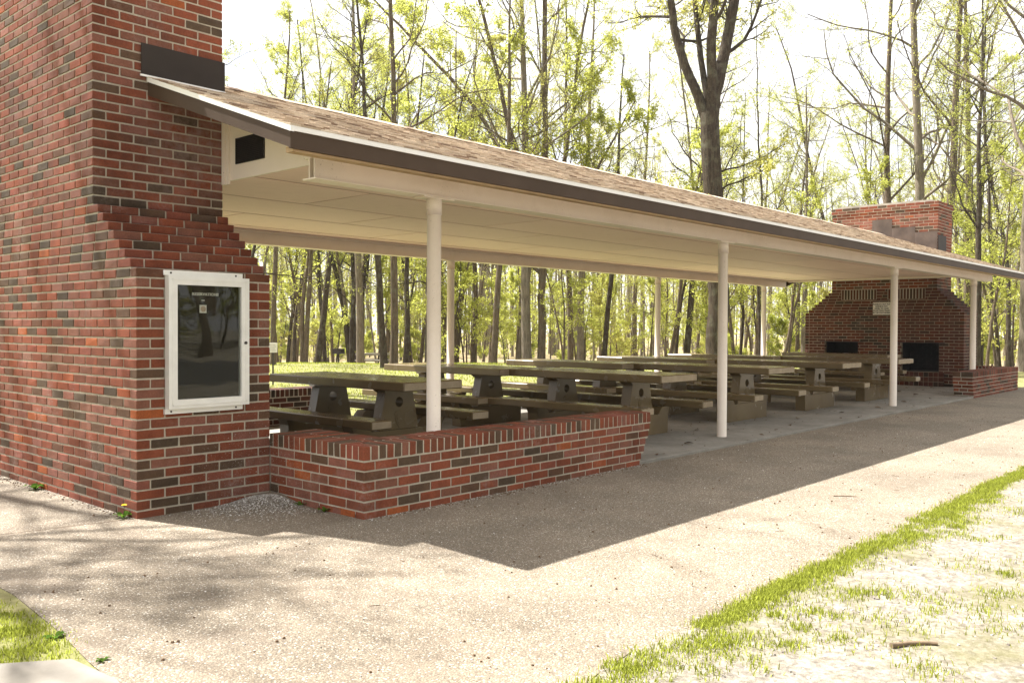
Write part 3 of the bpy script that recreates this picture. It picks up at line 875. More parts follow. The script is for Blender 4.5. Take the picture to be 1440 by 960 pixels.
# raised dirt verge along the walk, rough and slightly proud of the paving
def verge():
    xs = list(np.arange(-1.2, 16, 0.11)) + list(np.arange(16, 60, 1.0)); ys = [0, .05, .12, .22, .36, .55, .8, 1.1, 1.5, 2.0, 2.7, 3.6, 5.0, 8, 12]
    vs = []; fs = []; ny = len(ys)
    for x in xs:
        e = -3.845 + 0.03*math.sin(x*2.3) + 0.02*math.sin(x*5.1+1) + random.uniform(-.015, .015)
        if x < -0.3: e -= (-0.3-x)*0.9
        for k, q in enumerate(ys):
            h = -0.0295 + (0.0 if k == 0 else 0.008 + random.uniform(-.004, .005))
            if q > 8: h = -0.045
            vs.append((x, e-q, h))
    for i in range(len(xs)-1):
        for k in range(ny-1): a = i*ny+k; fs.append((a, a+1, a+ny+1, a+ny))
    me = bpy.data.meshes.new('dirt_verge'); me.from_pydata(vs, [], fs); me.materials.append(M['ground'])
    me.polygons.foreach_set('use_smooth', [True]*len(fs))
    return tag(link('dirt_verge', me), None, None, None, 'structure')
verge()
# ------------------------------------------------------------------ grass, gravel, weeds
rng = np.random.default_rng(3)
def blades(name, pts, h, w, mat, lean=0.6):
    """one mesh of bent grass blades at the given points"""
    pts = np.asarray(pts); n = len(pts)
    a = rng.uniform(0, 2*np.pi, n); hh = h*rng.uniform(0.45, 1.25, n); ww = w*rng.uniform(0.6, 1.3, n)
    b = rng.uniform(0, 2*np.pi, n); ln = hh*lean*rng.uniform(0.1, 1.2, n)
    dx, dy = np.cos(a)*ww*0.5, np.sin(a)*ww*0.5; lx, ly = np.cos(b)*ln, np.sin(b)*ln
    v = np.zeros((n, 5, 3))
    v[:,0] = pts; v[:,0,0] -= dx; v[:,0,1] -= dy
    v[:,1] = pts; v[:,1,0] += dx; v[:,1,1] += dy
    m = pts + np.stack([lx*0.35, ly*0.35, hh*0.6], 1)
    v[:,2] = m; v[:,2,0] += dx*0.75; v[:,2,1] += dy*0.75
    v[:,3] = m; v[:,3,0] -= dx*0.75; v[:,3,1] -= dy*0.75
    v[:,4] = pts + np.stack([lx, ly, hh], 1)
    base = np.arange(n)*5
    me = bpy.data.meshes.new(name)
    me.vertices.add(n*5); me.vertices.foreach_set('co', v.reshape(-1))
    loops = np.stack([base, base+1, base+2, base+3, base+3, base+2, base+4], 1).reshape(-1)
    me.loops.add(n*7); me.loops.foreach_set('vertex_index', loops.astype(np.int32))
    st = np.stack([np.arange(n)*7, np.arange(n)*7+4], 1).reshape(-1)
    me.polygons.add(n*2); me.polygons.foreach_set('loop_start', st.astype(np.int32))
    try: me.polygons.foreach_set('loop_total', np.tile([4, 3], n).astype(np.int32))
    except Exception: pass
    me.update(calc_edges=True); me.validate()
    at_ = me.attributes.new('rnd', 'FLOAT', 'FACE'); at_.data.foreach_set('value', np.repeat(rng.uniform(0, 1, n), 2))
    me.materials.append(mat)
    return tag(link(name, me), None, None, None, 'stuff')
def clump(cx, cy, r, n, z=-0.024):
    q = rng.normal(0, r*0.5, (n, 2)); return np.stack([cx+q[:,0], cy+q[:,1], np.full(n, z)], 1)
# strip of turf along the walk
P = []
for _ in range(1300):
    x = rng.uniform(-0.9, 14.0); wd = 0.16 + 0.10*math.sin(x*1.7+2) + 0.06*math.sin(x*4.3)
    y = -3.85 - abs(rng.normal(0, max(wd*0.62, 0.04)))
    P.append(clump(x, y, 0.07, 52))
blades('grass', np.concatenate(P), 0.027, 0.0045, M['grass'])
# patchy tufts on the dirt
P = []
for _ in range(1500):
    x = rng.uniform(0.3, 13); y = rng.uniform(-8.5, -4.0)
    k = math.sin(x*0.9+0.5)*math.sin(y*1.3+x*0.4) + 0.5*math.sin(x*2.3+y*1.9)
    if rng.uniform() < 0.45 + 0.6*k: P.append(clump(x, y, rng.uniform(0.05, 0.22), int(rng.uniform(25, 150))))
blades('grass', np.concatenate(P), 0.027, 0.0045, M['grass'])
# corner patch lower left
P = []
for _ in range(300):
    x = -1.27 - abs(rng.normal(0, 0.45)); y = rng.uniform(-2.22, 0.2)
    if x < -1.62 and y < -2.05: continue
    P.append(clump(x, y, 0.08, 70, -0.036))
blades('grass', np.concatenate(P), 0.022, 0.0045, M['grass'])
# lawn behind the shelter
P = rng.uniform((-4, 4.4), (34, 34), (110000, 2))
P = np.array([(x, y, gz(x, y)) for x, y in P if (x-CAM[0])*FWD[0]+(y-CAM[1])*FWD[1] < 38 and not (-1.3 < x < 0.2)])
blades('lawn_grass', P, 0.05, 0.016, M['grass'])
def stones(name, pts, smin, smax, mat):
    m = MB()
    for x, y, z in pts:
        s_ = random.uniform(smin, smax); k = 5
        a0 = random.random()*6
        vs = [(x+s_*math.cos(a0+i*6.283/k)*random.uniform(.7,1.1), y+s_*math.sin(a0+i*6.283/k)*random.uniform(.7,1.1), z) for i in range(k)]
        vs += [(a+(x-a)*0.4, b+(y-b)*0.4, z+s_*random.uniform(.6,1.0)) for a, b, c in vs]
        m.add(vs, [(i, (i+1)%k, k+(i+1)%k, k+i) for i in range(k)] + [tuple(range(k, 2*k))])
    return tag(m.build(name, mat), None, None, None, 'stuff')
t = NT('loose gravel'); cc = t.ramp(t.attr('rnd'), [(0.0, (.12,.10,.085)), (0.35, (.27,.245,.21)), (0.75, (.42,.39,.35)), (1.0, (.68,.65,.60))])
M['gravelmix'] = t.pbr(cc, 0.9, t.bump(t.noise(200, 3), 0.4, 0.003), spec=0.2)
P = []
for _ in range(2600):
    a = random.random(); x = 0.98 - abs(random.gauss(0, 0.26)); y = -0.02 - abs(random.gauss(0, 0.26))
    if x > 0.1 and y > -1.05: P.append((x, y, -0.031 + 0.055*math.exp(-((x-0.9)**2+(y+0.15)**2)/0.05)))
for _ in range(1500):
    x = random.uniform(-1.1, 9); y = random.uniform(-3.8, -1.2)
    P.append((x, y, -0.0305))
for _ in range(500): P.append((random.uniform(1.03, 4.3), -1.122-abs(random.gauss(0, 0.03)), -0.031))
for _ in range(400): P.append((-0.004-abs(random.gauss(0, 0.03)), random.uniform(0, 2.6), -0.031))
stones('loose_gravel', P, 0.0025, 0.0062, M['gravelmix'])
s = MB()      # low heap under the loose stones in the corner
n = 14; vs = []; fs = []
for i in range(n+1):
    for k in range(n+1):
        x = 0.35+0.664*i/n; y = -0.70+0.698*k/n
        vs.append((x, y, -0.0315 + 0.057*math.exp(-((x-0.95)**2+(y+0.10)**2)/0.06)))
for i in range(n):
    for k in range(n): q = i*(n+1)+k; fs.append((q, q+n+1, q+n+2, q+1))
s.add(vs, fs, 0, None, True); tag(s.build('gravel_heap', M['aggregate']), None, None, None, 'stuff')
P = [(random.uniform(0.0, 10), random.uniform(-8, -4.0), -0.024) for _ in range(2500)]
stones('dirt_gravel', P, 0.004, 0.012, M['gravelmix'])

def weed(x, y, label, n=9, h=0.07, flower=False, z=-0.032, name='weed', grp=None):
    t = thing(name, (x, y, z), label, 'weed', grp)
    m = MB()
    for i in range(n):
        a = i*2.4+random.random(); L = h*random.uniform(.7, 1.2); w = L*0.2
        d = (math.cos(a), math.sin(a)); s_ = (-d[1], d[0])
        p = [(0, 0.0), (0.35, 0.35), (0.7, 0.5), (1.0, 0.38)]
        vs = []
        for q, (r_, zz) in enumerate(p):
            ww = w*(0.25, 0.8, 1.0, 0.1)[q]
            vs += [(d[0]*L*r_-s_[0]*ww, d[1]*L*r_-s_[1]*ww, L*zz), (d[0]*L*r_+s_[0]*ww, d[1]*L*r_+s_[1]*ww, L*zz)]
        m.add(vs, [(0,1,3,2), (2,3,5,4), (4,5,7,6)])
    m.build('leaf_rosette', M['weed'], t)
    if flower:
        m = MB(); m.tube([(0,0,0), (0.004,-0.004,0.045), (0.002,-0.008,0.085)], 0.0022, 6); m.build('stem', M['weed'], t)
        m = MB()
        for ring, rr, zz in ((18, 0.019, 0.090), (14, 0.013, 0.096)):
            for i in range(ring):
                a = i*6.283/ring
                m.add([(0.002, -0.008, 0.085), (0.002+rr*math.cos(a-.15), -0.008+rr*math.sin(a-.15), zz), (0.002+rr*math.cos(a+.15), -0.008+rr*math.sin(a+.15), zz)], [(0,1,2)])
        m.build('flower_head', M['petal'], t)
    return t
weed(-0.045, 0.10, 'yellow dandelion in flower at the foot of the big chimney corner', 9, 0.075, True, name='dandelion')
weed(-0.05, 1.62, 'green weed tuft at the foot of the chimney wall, far left', 14, 0.08)
weed(0.99, -0.43, 'small green weed at the foot of the low wall, left of another', 7, 0.05)
weed(0.99, -0.71, 'small green weed at the foot of the low wall nearest its corner', 8, 0.06)
weed(-1.26, -1.95, 'broad leaved weed clump at the edge of the lower left grass patch', 14, 0.045, z=-0.04)
weed(-1.24, -2.36, 'small weed beside the pale concrete pad, lower left', 10, 0.03, z=-0.035)

# twigs and fallen leaves
def twig(x, y, L, a, r_, label, z, grp=None, name='twig', mat='twig'):
    m = MB(); pts = []; 
    for i in range(6):
        f = i/5
        pts.append((L*(f-0.5), 0.06*L*math.sin(f*4+a), r_*0.9))
    m.tube(pts, [r_*(1-0.35*i/5) for i in range(6)], 7)
    if L > 0.12: m.tube([(0, 0.02*L, r_), (0.14*L, 0.13*L, r_*1.1)], [r_*0.6, r_*0.35], 5)
    o = m.build(name, M[mat if name != 'twig' else 'dryleaf']); o.location = (x, y, z); o.rotation_euler = (0, 0, a)
    return tag(o, label, 'twig', grp)
twig(1.02, -4.62, 0.20, R(-42), 0.012, 'short weathered branch piece lying on the pale dirt, lower right', -0.022, name='branch_piece')
twig(4.05, -3.15, 0.17, R(-60), 0.0035, 'dark thin twig on the sunlit walk toward the right', -0.029)
for i, (x, y) in enumerate(((1.55, -3.05), (3.6, -2.9), (4.6, -3.35), (5.3, -3.1), (0.2, -1.35), (-0.55, -1.4), (2.6, -3.3), (-0.1, -2.6), (6.2, -3.2), (0.5, -2.1), (1.2, -3.5), (-0.8, -0.9))):
    twig(x, y, random.uniform(.03, .08), random.uniform(0, 3), 0.0018, 'tiny dark twig scattered on the walk', -0.029, 'tiny twigs on the walk')
P = [(random.uniform(-1.1, 12), random.uniform(-3.8, -1.15), -0.0300) for _ in range(420)] + [(random.uniform(1.2, 17.5), random.uniform(-1.1, 1.5), 0.0005) for _ in range(420)] + [(random.uniform(1.1, 4.4), -1.13-abs(random.gauss(0, .05)), -0.03) for _ in range(160)] + [(-0.01-abs(random.gauss(0, .05)), random.uniform(0, 3), -0.03) for _ in range(120)]
stones('leaf_litter', P, 0.003, 0.010, M['dryleaf'])
m = MB(); x = -0.004; pts = []     # old joint across the walk from the chimney corner
for i in range(24):
    f = i/23; pts.append((-0.01-1.16*f, 0.02+0.235*f+random.uniform(-.006, .006)))
for (xa, ya), (xb, yb) in zip(pts, pts[1:]):
    w_ = random.uniform(.003, .006); m.add([(xa, ya-w_, -0.0288), (xb, yb-w_, -0.0288), (xb, yb+w_, -0.0288), (xa, ya+w_, -0.0288)], [(0, 3, 2, 1)])
tag(m.build('pavement_joint', M['dryleaf']), None, None, None, 'structure')
def leaf_mesh():
    m = MB(); vs = []; n = 5
    for i in range(n+1):
        f = i/n; w = 0.022*math.sin(math.pi*min(f*0.9+0.06, 1))
        vs += [(0.07*(f-0.5), -w, 0.010+0.012*math.sin(f*3)), (0.07*(f-0.5), 0, 0.004+0.006*math.sin(f*2)), (0.07*(f-0.5), w, 0.012)]
    fs = []
    for i in range(n):
        q = 3*i; fs += [(q, q+3, q+4, q+1), (q+1, q+4, q+5, q+2)]
    m.add(vs, fs); return m
lf = leaf_mesh().build('fallen_leaf', M['dryleaf'])
SP = [(5.05, -0.62), (5.10, -0.56), (5.0, -0.60), (4.75, -1.0), (4.85, -1.02), (6.9, -0.2), (7.2, -0.45), (7.6, -0.9), (8.2, -0.8), (9.1, -0.5), (9.6, -0.9), (10.4, -0.6), (11.6, -0.7), (12.4, -1.0), (13.1, -0.6), (14.2, -0.7), (15.0, -0.2), (15.6, 0.3), (16.4, 0.1), (16.9, 0.6), (17.3, 0.2), (7.0, -1.0), (5.7, -0.8), (9.9, -1.05), (16.0, -0.4)]
for i, (x, y) in enumerate(SP):
    o = lf if i == 0 else lf.copy()
    if i: col.objects.link(o)
    o.location = (x, y, 0.001); k = random.uniform(.7, 1.5); o.scale = (k, k, k); o.rotation_euler = (0, 0, random.uniform(0, 6.28))
    tag(o, 'dry brown leaf on the grey shelter floor', 'leaf', 'fallen leaves on the slab')

# ------------------------------------------------------------------ small things on the lawn
sp = thing('post_sign', (8.14, 10.96, gz(8.14, 10.96)), 'small white sign on a thin dark stake in the lawn, at the chimney\'s right edge', 'sign', rz=R(-50))
m = MB(); m.box(-0.015, 0.015, -0.012, 0.012, -0.05, 0.93); m.build('stake', M['steel'], sp)
m = MB(); m.cbox(-0.10, 0.10, -0.026, -0.013, 0.72, 0.93, 0.002); pl_ = m.build('sign_plate', M['signw'], sp)
m = MB()
for i in range(4): m.box(-0.075, 0.075-0.02*(i % 2), -0.0285, -0.0262, 0.755+0.042*i, 0.770+0.042*i)
m.build('faded_print', m_plain('faded print', (.36,.34,.31), (.46,.44,.40), 30), pl_)
gx, gy = at(476, 44)
gr = thing('park_grill', (gx, gy, gz(gx, gy)), 'black iron pedestal grill standing on the lawn edge before the trees', 'grill', rz=0.6)
m = MB(); m.cyl(0, 0, -0.05, 0.80, 0.045, 12); m.build('pedestal', M['steel'], gr)
m = MB(); m.box(-0.30, 0.30, -0.22, 0.22, 0.80, 0.815); m.box(-0.30, -0.285, -0.22, 0.22, 0.815, 1.05); m.box(0.285, 0.30, -0.22, 0.22, 0.815, 1.05); m.box(-0.285, 0.285, 0.205, 0.22, 0.815, 1.05)
m.build('firebox', M['steel'], gr)
m = MB()
for i in range(12): m.box(-0.29+0.05*i, -0.278+0.05*i, -0.20, 0.20, 1.0, 1.012)
m.box(-0.36, -0.30, -0.02, 0.02, 1.0, 1.02); m.box(0.30, 0.36, -0.02, 0.02, 1.0, 1.02)
m.build('grate', M['steel'], gr)
lx, ly = at(524, 46)
lt = thing('lawn_picnic_table', (lx, ly, gz(lx, ly)), 'pale sunlit concrete picnic table far off at the edge of the wood', 'picnic table', rz=R(-42))
m = MB(); m.cbox(-0.85, 0.85, -0.38, 0.38, 0.66, 0.76, 0.01); m.build('tabletop', M['pale'], lt)
for sy in (-1, 1):
    m = MB(); m.cbox(-0.85, 0.85, sy*0.68-0.13, sy*0.68+0.13, 0.36, 0.44, 0.01); m.build('bench', M['pale'], lt)
for sx in (-1, 1):
    m = MB(); m.prism([(-0.22, 0.0), (0.22, 0.0), (0.16, 0.66), (-0.16, 0.66)], 'x', sx*0.5-0.07, sx*0.5+0.07); m.prism([(-0.75, 0.0), (-0.2205, 0.0), (-0.2205, 0.2), (-0.62, 0.36), (-0.78, 0.36)], 'x', sx*0.5-0.07, sx*0.5+0.07); m.prism([(0.75, 0.0), (0.78, 0.36), (0.62, 0.36), (0.2205, 0.2), (0.2205, 0.0)], 'x', sx*0.5-0.07, sx*0.5+0.07)
    m.build('leg', M['pale'], lt)
# ------------------------------------------------------------------ trees
class Wood:
    """branches (tubes) and leaves of one tree, as numpy arrays"""
    def __init__(s, seed):
        s.g = np.random.default_rng(seed); s.V = []; s.F = []; s.nv = 0; s.tips = []
    def tube(s, pts, rad, n):
        pts = np.asarray(pts, float); m = len(pts)
        t = np.gradient(pts, axis=0); t /= np.linalg.norm(t, axis=1)[:, None] + 1e-9
        ref = np.array([0.93, 0.21, 0.3]); a = np.cross(t, ref); a /= np.linalg.norm(a, axis=1)[:, None] + 1e-9
        b = np.cross(t, a); w = np.arange(n)*2*np.pi/n
        ring = pts[:, None] + (a[:, None]*np.cos(w)[None, :, None] + b[:, None]*np.sin(w)[None, :, None])*np.asarray(rad)[:, None, None]
        s.V.append(ring.reshape(-1, 3)); i = np.arange(m-1)[:, None]*n; k = np.arange(n)[None]; k2 = (k+1) % n
        q = np.stack([i+k, i+k2, i+n+k2, i+n+k], -1).reshape(-1, 4) + s.nv
        s.F.append(q); s.nv += m*n
    def grow(s, p, d, L, r0, r1, nseg, wob, up):
        pts = [np.array(p, float)]; d = np.array(d, float); d /= np.linalg.norm(d)
        for i in range(nseg):
            d = d + s.g.normal(0, wob, 3) + np.array([0, 0, up]); d /= np.linalg.norm(d)
            pts.append(pts[-1] + d*L/nseg)
        f = np.linspace(0, 1, nseg+1)
        return np.array(pts), r0 + (r1-r0)*f**0.8
    def side(s, d, ang):
        d = d/np.linalg.norm(d); v = s.g.normal(0, 1, 3); v -= d*v.dot(d); v /= np.linalg.norm(v)
        return d*math.cos(ang) + v*math.sin(ang)
    def limb(s, p, d, L, r, lvl, up=0.05, nsub=None):
        """limb with sub-branches and twigs; remembers twig points for the leaves"""
        nseg = (7, 5, 4)[min(lvl, 2)]
        pts, rad = s.grow(p, d, L, r, r*0.3, nseg, (0.19, 0.22, 0.24)[min(lvl, 2)], up)
        s.tube(pts, rad, (6, 4, 3)[min(lvl, 2)])
        if lvl >= 2:
            s.tips.append(pts[1:]); return
        k = nsub or (int(s.g.integers(6, 10)) if lvl == 0 else int(s.g.integers(5, 8)))
        for j in range(k):
            f = (j+1.0)/(k+0.2)*0.8 + 0.2*s.g.uniform(0.3, 1); f = min(f, 1.0); i = min(int(f*nseg), nseg-1); q = f*nseg-i
            pp = pts[i]*(1-q) + pts[i+1]*q; dd = pts[i+1]-pts[i]
            s.limb(pp, s.side(dd, s.g.uniform(0.4, 0.95)), L*s.g.uniform(0.28, 0.5)*(1.1-0.45*f), max(rad[i]*s.g.uniform(0.4, 0.62), 0.006), lvl+1, up*0.7)
        if lvl == 1: s.tips.append(pts[2:])
    def trunk(s, H, r, base_dir=(0, 0, 1), wob=0.03, seg=14, flare=1.35, n=11, p0=(0, 0, -0.15)):
        pts, _ = s.grow(p0, base_dir, H, r, r, seg, wob, 0.02)
        f = np.linspace(0, 1, seg+1); rad = r*(1-0.80*f**1.15); 
        # extra ring near the ground for the root flare
        p1 = pts[0]*(1-0.35) + pts[1]*0.35
        pts = np.vstack([pts[:1], p1[None], pts[1:]]); rad = np.concatenate([[r*flare], [r*1.05], rad[1:]])
        s.tube(pts, rad, n); return pts, rad
    def limbs_on(s, pts, rad, f0, k, L0, ang=(0.6, 1.15), up=0.06):
        H = len(pts)-1
        for j in range(k):
            f = f0 + (1-f0)*((j+s.g.uniform(0, 0.9))/k); i = min(int(f*H), H-1); q = f*H-i
            pp = pts[i]*(1-q)+pts[i+1]*q; dd = pts[i+1]-pts[i]
            L = L0*s.g.uniform(0.65, 1.2)*(1.15-0.75*(f-f0)/(1-f0))
            s.limb(pp, s.side(dd, s.g.uniform(*ang)), L, max(min(rad[i]*0.42, L*0.022), 0.012), 0, up)
    def leaves(s, per, size, spread=0.055):
        P = np.concatenate(s.tips); n = len(P)*per
        c = np.repeat(P, per, 0) + s.g.normal(0, spread, (n, 3))
        a = s.g.normal(0, 1, (n, 3)); a /= np.linalg.norm(a, axis=1)[:, None]
        b = np.cross(a, s.g.normal(0, 1, (n, 3))); b /= np.linalg.norm(b, axis=1)[:, None]
        z = size*s.g.uniform(0.5, 1.25, n)[:, None]
        v = np.stack([c-a*z, c-b*z*0.5, c+a*z, c+b*z*0.5], 1)
        return v.reshape(-1, 3), np.arange(n*4).reshape(-1, 4), s.g.uniform(0, 1, n)
    def wood_mesh(s, name, mat):
        return quad_mesh(name, np.concatenate(s.V), np.concatenate(s.F), mat, True)
def quad_mesh(name, v, f, mat, smooth=False, rnd=None):
    me = bpy.data.meshes.new(name)
    me.vertices.add(len(v)); me.vertices.foreach_set('co', np.ascontiguousarray(v, np.float32).reshape(-1))
    me.loops.add(len(f)*4); me.loops.foreach_set('vertex_index', np.ascontiguousarray(f, np.int32).reshape(-1))
    me.polygons.add(len(f)); me.polygons.foreach_set('loop_start', np.arange(0, len(f)*4, 4, dtype=np.int32))
    try: me.polygons.foreach_set('loop_total', np.full(len(f), 4, np.int32))
    except Exception: pass
    if smooth: me.polygons.foreach_set('use_smooth', np.ones(len(f), bool))
    me.update(calc_edges=True)
    if rnd is not None:
        a = me.attributes.new('rnd', 'FLOAT', 'FACE'); a.data.foreach_set('value', np.ascontiguousarray(rnd, np.float32))
    me.materials.append(mat); return me

def plant(name, wm, lm, x, y, label, cat='tree', grp=None, rz=0.0, sc_=1.0, tilt=(0, 0)):
    t = thing(name, (x, y, gz(x, y)), label, cat, grp, rz)
    t.rotation_euler = (tilt[0], tilt[1], rz); t.scale = (sc_, sc_, sc_)
    link('trunk', wm, t); link('crown', lm, t)
    return t
LEAVES = [M['leaf'], M['leaf2'], M['leafgold'], M['leaf']]
BARKS = [M['bark'], M['bark_dark'], M['bark_pale'], M['bark']]
def forest_kind(seed, H, r, f0, k, L0, per, size, wob=0.03, bark=0, leaf=0, lean=0.0, ang=(0.6, 1.15)):
    w = Wood(seed); p, rd = w.trunk(H, r, (lean, 0.3*lean, 1), wob); w.limbs_on(p, rd, f0, k, L0, ang)
    lv, lf_, lr = w.leaves(per, size)
    return w.wood_mesh('trunk', BARKS[bark]), quad_mesh('crown', lv, lf_, LEAVES[leaf], False, lr)
TALL = [forest_kind(100+i, *a) for i, a in enumerate([
    (19, .15, .34, 17, 4.4, 2, .036, .03, 0, 0), (21, .19, .36, 18, 5.0, 2, .036, .04, 1, 1), (17, .11, .28, 16, 3.8, 2, .034, .06, 0, 2),
    (22, .22, .34, 19, 5.4, 2, .036, .022, 2, 0), (18, .12, .24, 18, 4.0, 2, .036, .06, 1, 1), (20, .17, .40, 16, 4.8, 3, .036, .026, 0, 2),
    (16, .09, .25, 15, 3.4, 3, .034, .07, 1, 0), (18, .13, .35, 16, 4.2, 2, .036, .05, 0, 0, .06)])]
SAP = [forest_kind(200+i, *a) for i, a in enumerate([
    (6.5, .045, .18, 13, 1.7, 2, .04, .06, 0, 0), (5.0, .035, .15, 12, 1.5, 2, .045, .07, 1, 0), (8.0, .06, .2, 15, 2.1, 2, .045, .05, 0, 0), (4.0, .03, .12, 11, 1.3, 2, .045, .08, 0, 2)])]
THIN = [forest_kind(150+i, *a) for i, a in enumerate([
    (17, .075, .28, 16, 3.8, 2, .036, .055, 0, 0), (19, .10, .35, 17, 4.4, 2, .036, .05, 2, 2), (15, .06, .22, 15, 3.2, 3, .034, .07, 1, 0),
    (20, .12, .34, 18, 4.8, 2, .036, .045, 0, 0), (16, .07, .22, 16, 3.4, 2, .036, .065, 2, 2), (18, .085, .36, 15, 4.0, 2, .036, .055, 1, 0)])]
BUSH = [forest_kind(300+i, *a) for i, a in enumerate([
    (2.6, .025, .05, 14, 1.2, 3, .04, .1, 0, 1), (2.0, .02, .05, 13, 1.0, 3, .04, .1, 1, 0)])]

# trees the photo shows one by one: (u, depth, trunk width in px at 1440, kind, tilt, label)
random.seed(21)
HERO = [
 (446, 32, 7, 1, .05, 'slim tree leaning slightly, rooted in the lawn left of the black grill'),
 (507, 41, 13, 3, .0, 'stout grey tree trunk standing just left of the far pale picnic table'),
 (541, 28, 9, 1, .01, 'dark lichened trunk, left one of the close pair right of the far picnic table'),
 (553.5, 28.4, 13, 0, -.01, 'thick grey trunk, right one of the close pair before the first white post'),
 (392, 38, 5, 2, .0, 'thin tree next to the chimney edge behind the small stake sign'),
 (404, 46, 6, 6, .0, 'thin dark tree second from the chimney edge, deep in the wood'),
 (413, 41, 6, 4, -.03, 'thin tree tilting left between the chimney edge and the leaning lawn tree'),
 (429, 36, 7, 5, .03, 'slim trunk immediately left of the leaning lawn tree'),
 (457, 45, 6, 1, .0, 'slim dark trunk just right of the leaning lawn tree'),
 (469, 52, 5, 2, .04, 'thin leaning tree directly behind the black grill'),
 (494, 45, 7, 4, .0, 'dark trunk left of the stout grey trunk by the picnic table'),
 (578, 50, 5, 6, .0, 'thin dark trunk left of the first white post'),
 (590, 44, 6, 2, .0, 'thin trunk close to the left side of the first white post'),
 (667, 45, 9, 0, .02, 'grey tree trunk seen right of the first back post'),
 (694, 34, 11, 5, .04, 'dark trunk with a swollen foot, left of the two thick grey trunks'),
 (741, 36, 16, 3, -.03, 'thick grey trunk bending left above the second picnic table'),
 (803, 40, 10, 5, .0, 'left trunk of the close pair over the middle tables'),
 (815, 42, 12, 3, .0, 'right trunk of the close pair over the middle tables'),
 (849, 42, 9, 1, .0, 'very dark straight trunk right of the close pair over the middle tables'),
 (893, 62, 8, 0, .0, 'far grey trunk just left of the middle back post'),
 (941, 42, 7, 7, .0, 'slim trunk immediately right of the middle back post'),
 (950, 47, 5, 4, .02, 'thin dark trunk between the middle back post and the straight grey trunk'),
 (964, 40, 11, 1, .0, 'straight dark grey trunk left of the second white post'),
 (1028, 52, 6, 4, .0, 'slim dark trunk emerging right of the second white post'),
 (1041, 44, 5, 6, .03, 'crooked slim tree right of the second white post'),
 (1059, 50, 4, 2, .0, 'very thin tree left of the last back post'),
 (1101, 46, 6, 7, .0, 'slim mottled trunk right of the last back post'),
 (1121, 44, 7, 5, .0, 'dark tall trunk at the left edge of the brick fireplace'),
 (1130, 42, 9, 3, -.01, 'pale smooth trunk touching the left edge of the brick fireplace'),
 (1064, 50, 6, 2, .02, 'thin tall tree rising over the roof right of the great forked tree'),
 (1186, 48, 8, 4, -.02, 'slim tree rising over the roof left of the brick stack'),
 (1252, 42, 13, 0, .0, 'tall forked grey tree rising behind the left half of the brick stack'),
 (1297, 40, 18, 3, .0, 'thick pale tree rising behind the right half of the brick stack'),
 (1325, 38, 15, 5, -.01, 'straight tall tree rising behind the right corner of the brick stack'),
 (1356, 44, 12, 0, .01, 'tall tree rising in the gap right of the brick stack'),
 (1374, 30, 10, 1, .09, 'slim tree leaning right behind the last white post'),
 (1406, 33, 6, 6, .0, 'thin crooked tree between the last white post and the right edge'),
 (1419, 36, 8, 4, .02, 'dark forked young tree near the right edge, over the low wall'),
 (1440, 27, 20, 3, .0, 'big grey trunk cut by the right edge of the photo'),
 (570, 36, 9, 1, -.03, 'tall slender tree over the roof, right of the twisted stems'),
 (338, 31, 6, 4, .0, 'slender branching tree just right of the big chimney stack, over the roof'),
 (352, 25, 7, 4, .01, 'leafy slender tree over the roof end, its twigs filling the gap by the stack'),
 (384, 29, 7, 0, .03, 'grey slender tree over the near roof, right of the leafy one by the stack'),
 (366, 43, 6, 2, -.02, 'thin pale tree over the roof, second from the big chimney stack'),
 (600, 34, 7, 4, -.04, 'dark slender tree leaning left over the middle of the ridge'),
 (425, 36, 7, 0, .02, 'slender light tree over the roof near the chimney'),
]
RAD = [.15, .19, .11, .22, .12, .17, .09, .13]
BASEH = [19, 21, 17, 22, 18, 20, 16, 18]
tilt_axis = lambda a: (a*RGT[1]*-1.0, a*RGT[0])     # tilt by a radians towards picture right
for u, d, wpx, kd, lean, lab in HERO:
    x, y = at(u, d); k = kd
    r_need = 0.88*wpx/FPX*d/2
    s_ = min(max(r_need/RAD[k], 0.62), 1.35)
    wm, lm = TALL[k]
    t = plant('forest_tree', wm, lm, x, y, lab, 'tree', None, random.uniform(0, 6.28), s_)
    t.rotation_mode = 'XYZ'
    if lean:
        ax = Vector((-RGT[1], RGT[0], 0)); ax = Vector((0, 0, 1)).cross(Vector((RGT[0], RGT[1], 0)))
        q = Matrix.Rotation(lean, 3, ax) @ Matrix.Rotation(t.rotation_euler.z, 3, 'Z')
        t.rotation_euler = q.to_euler()

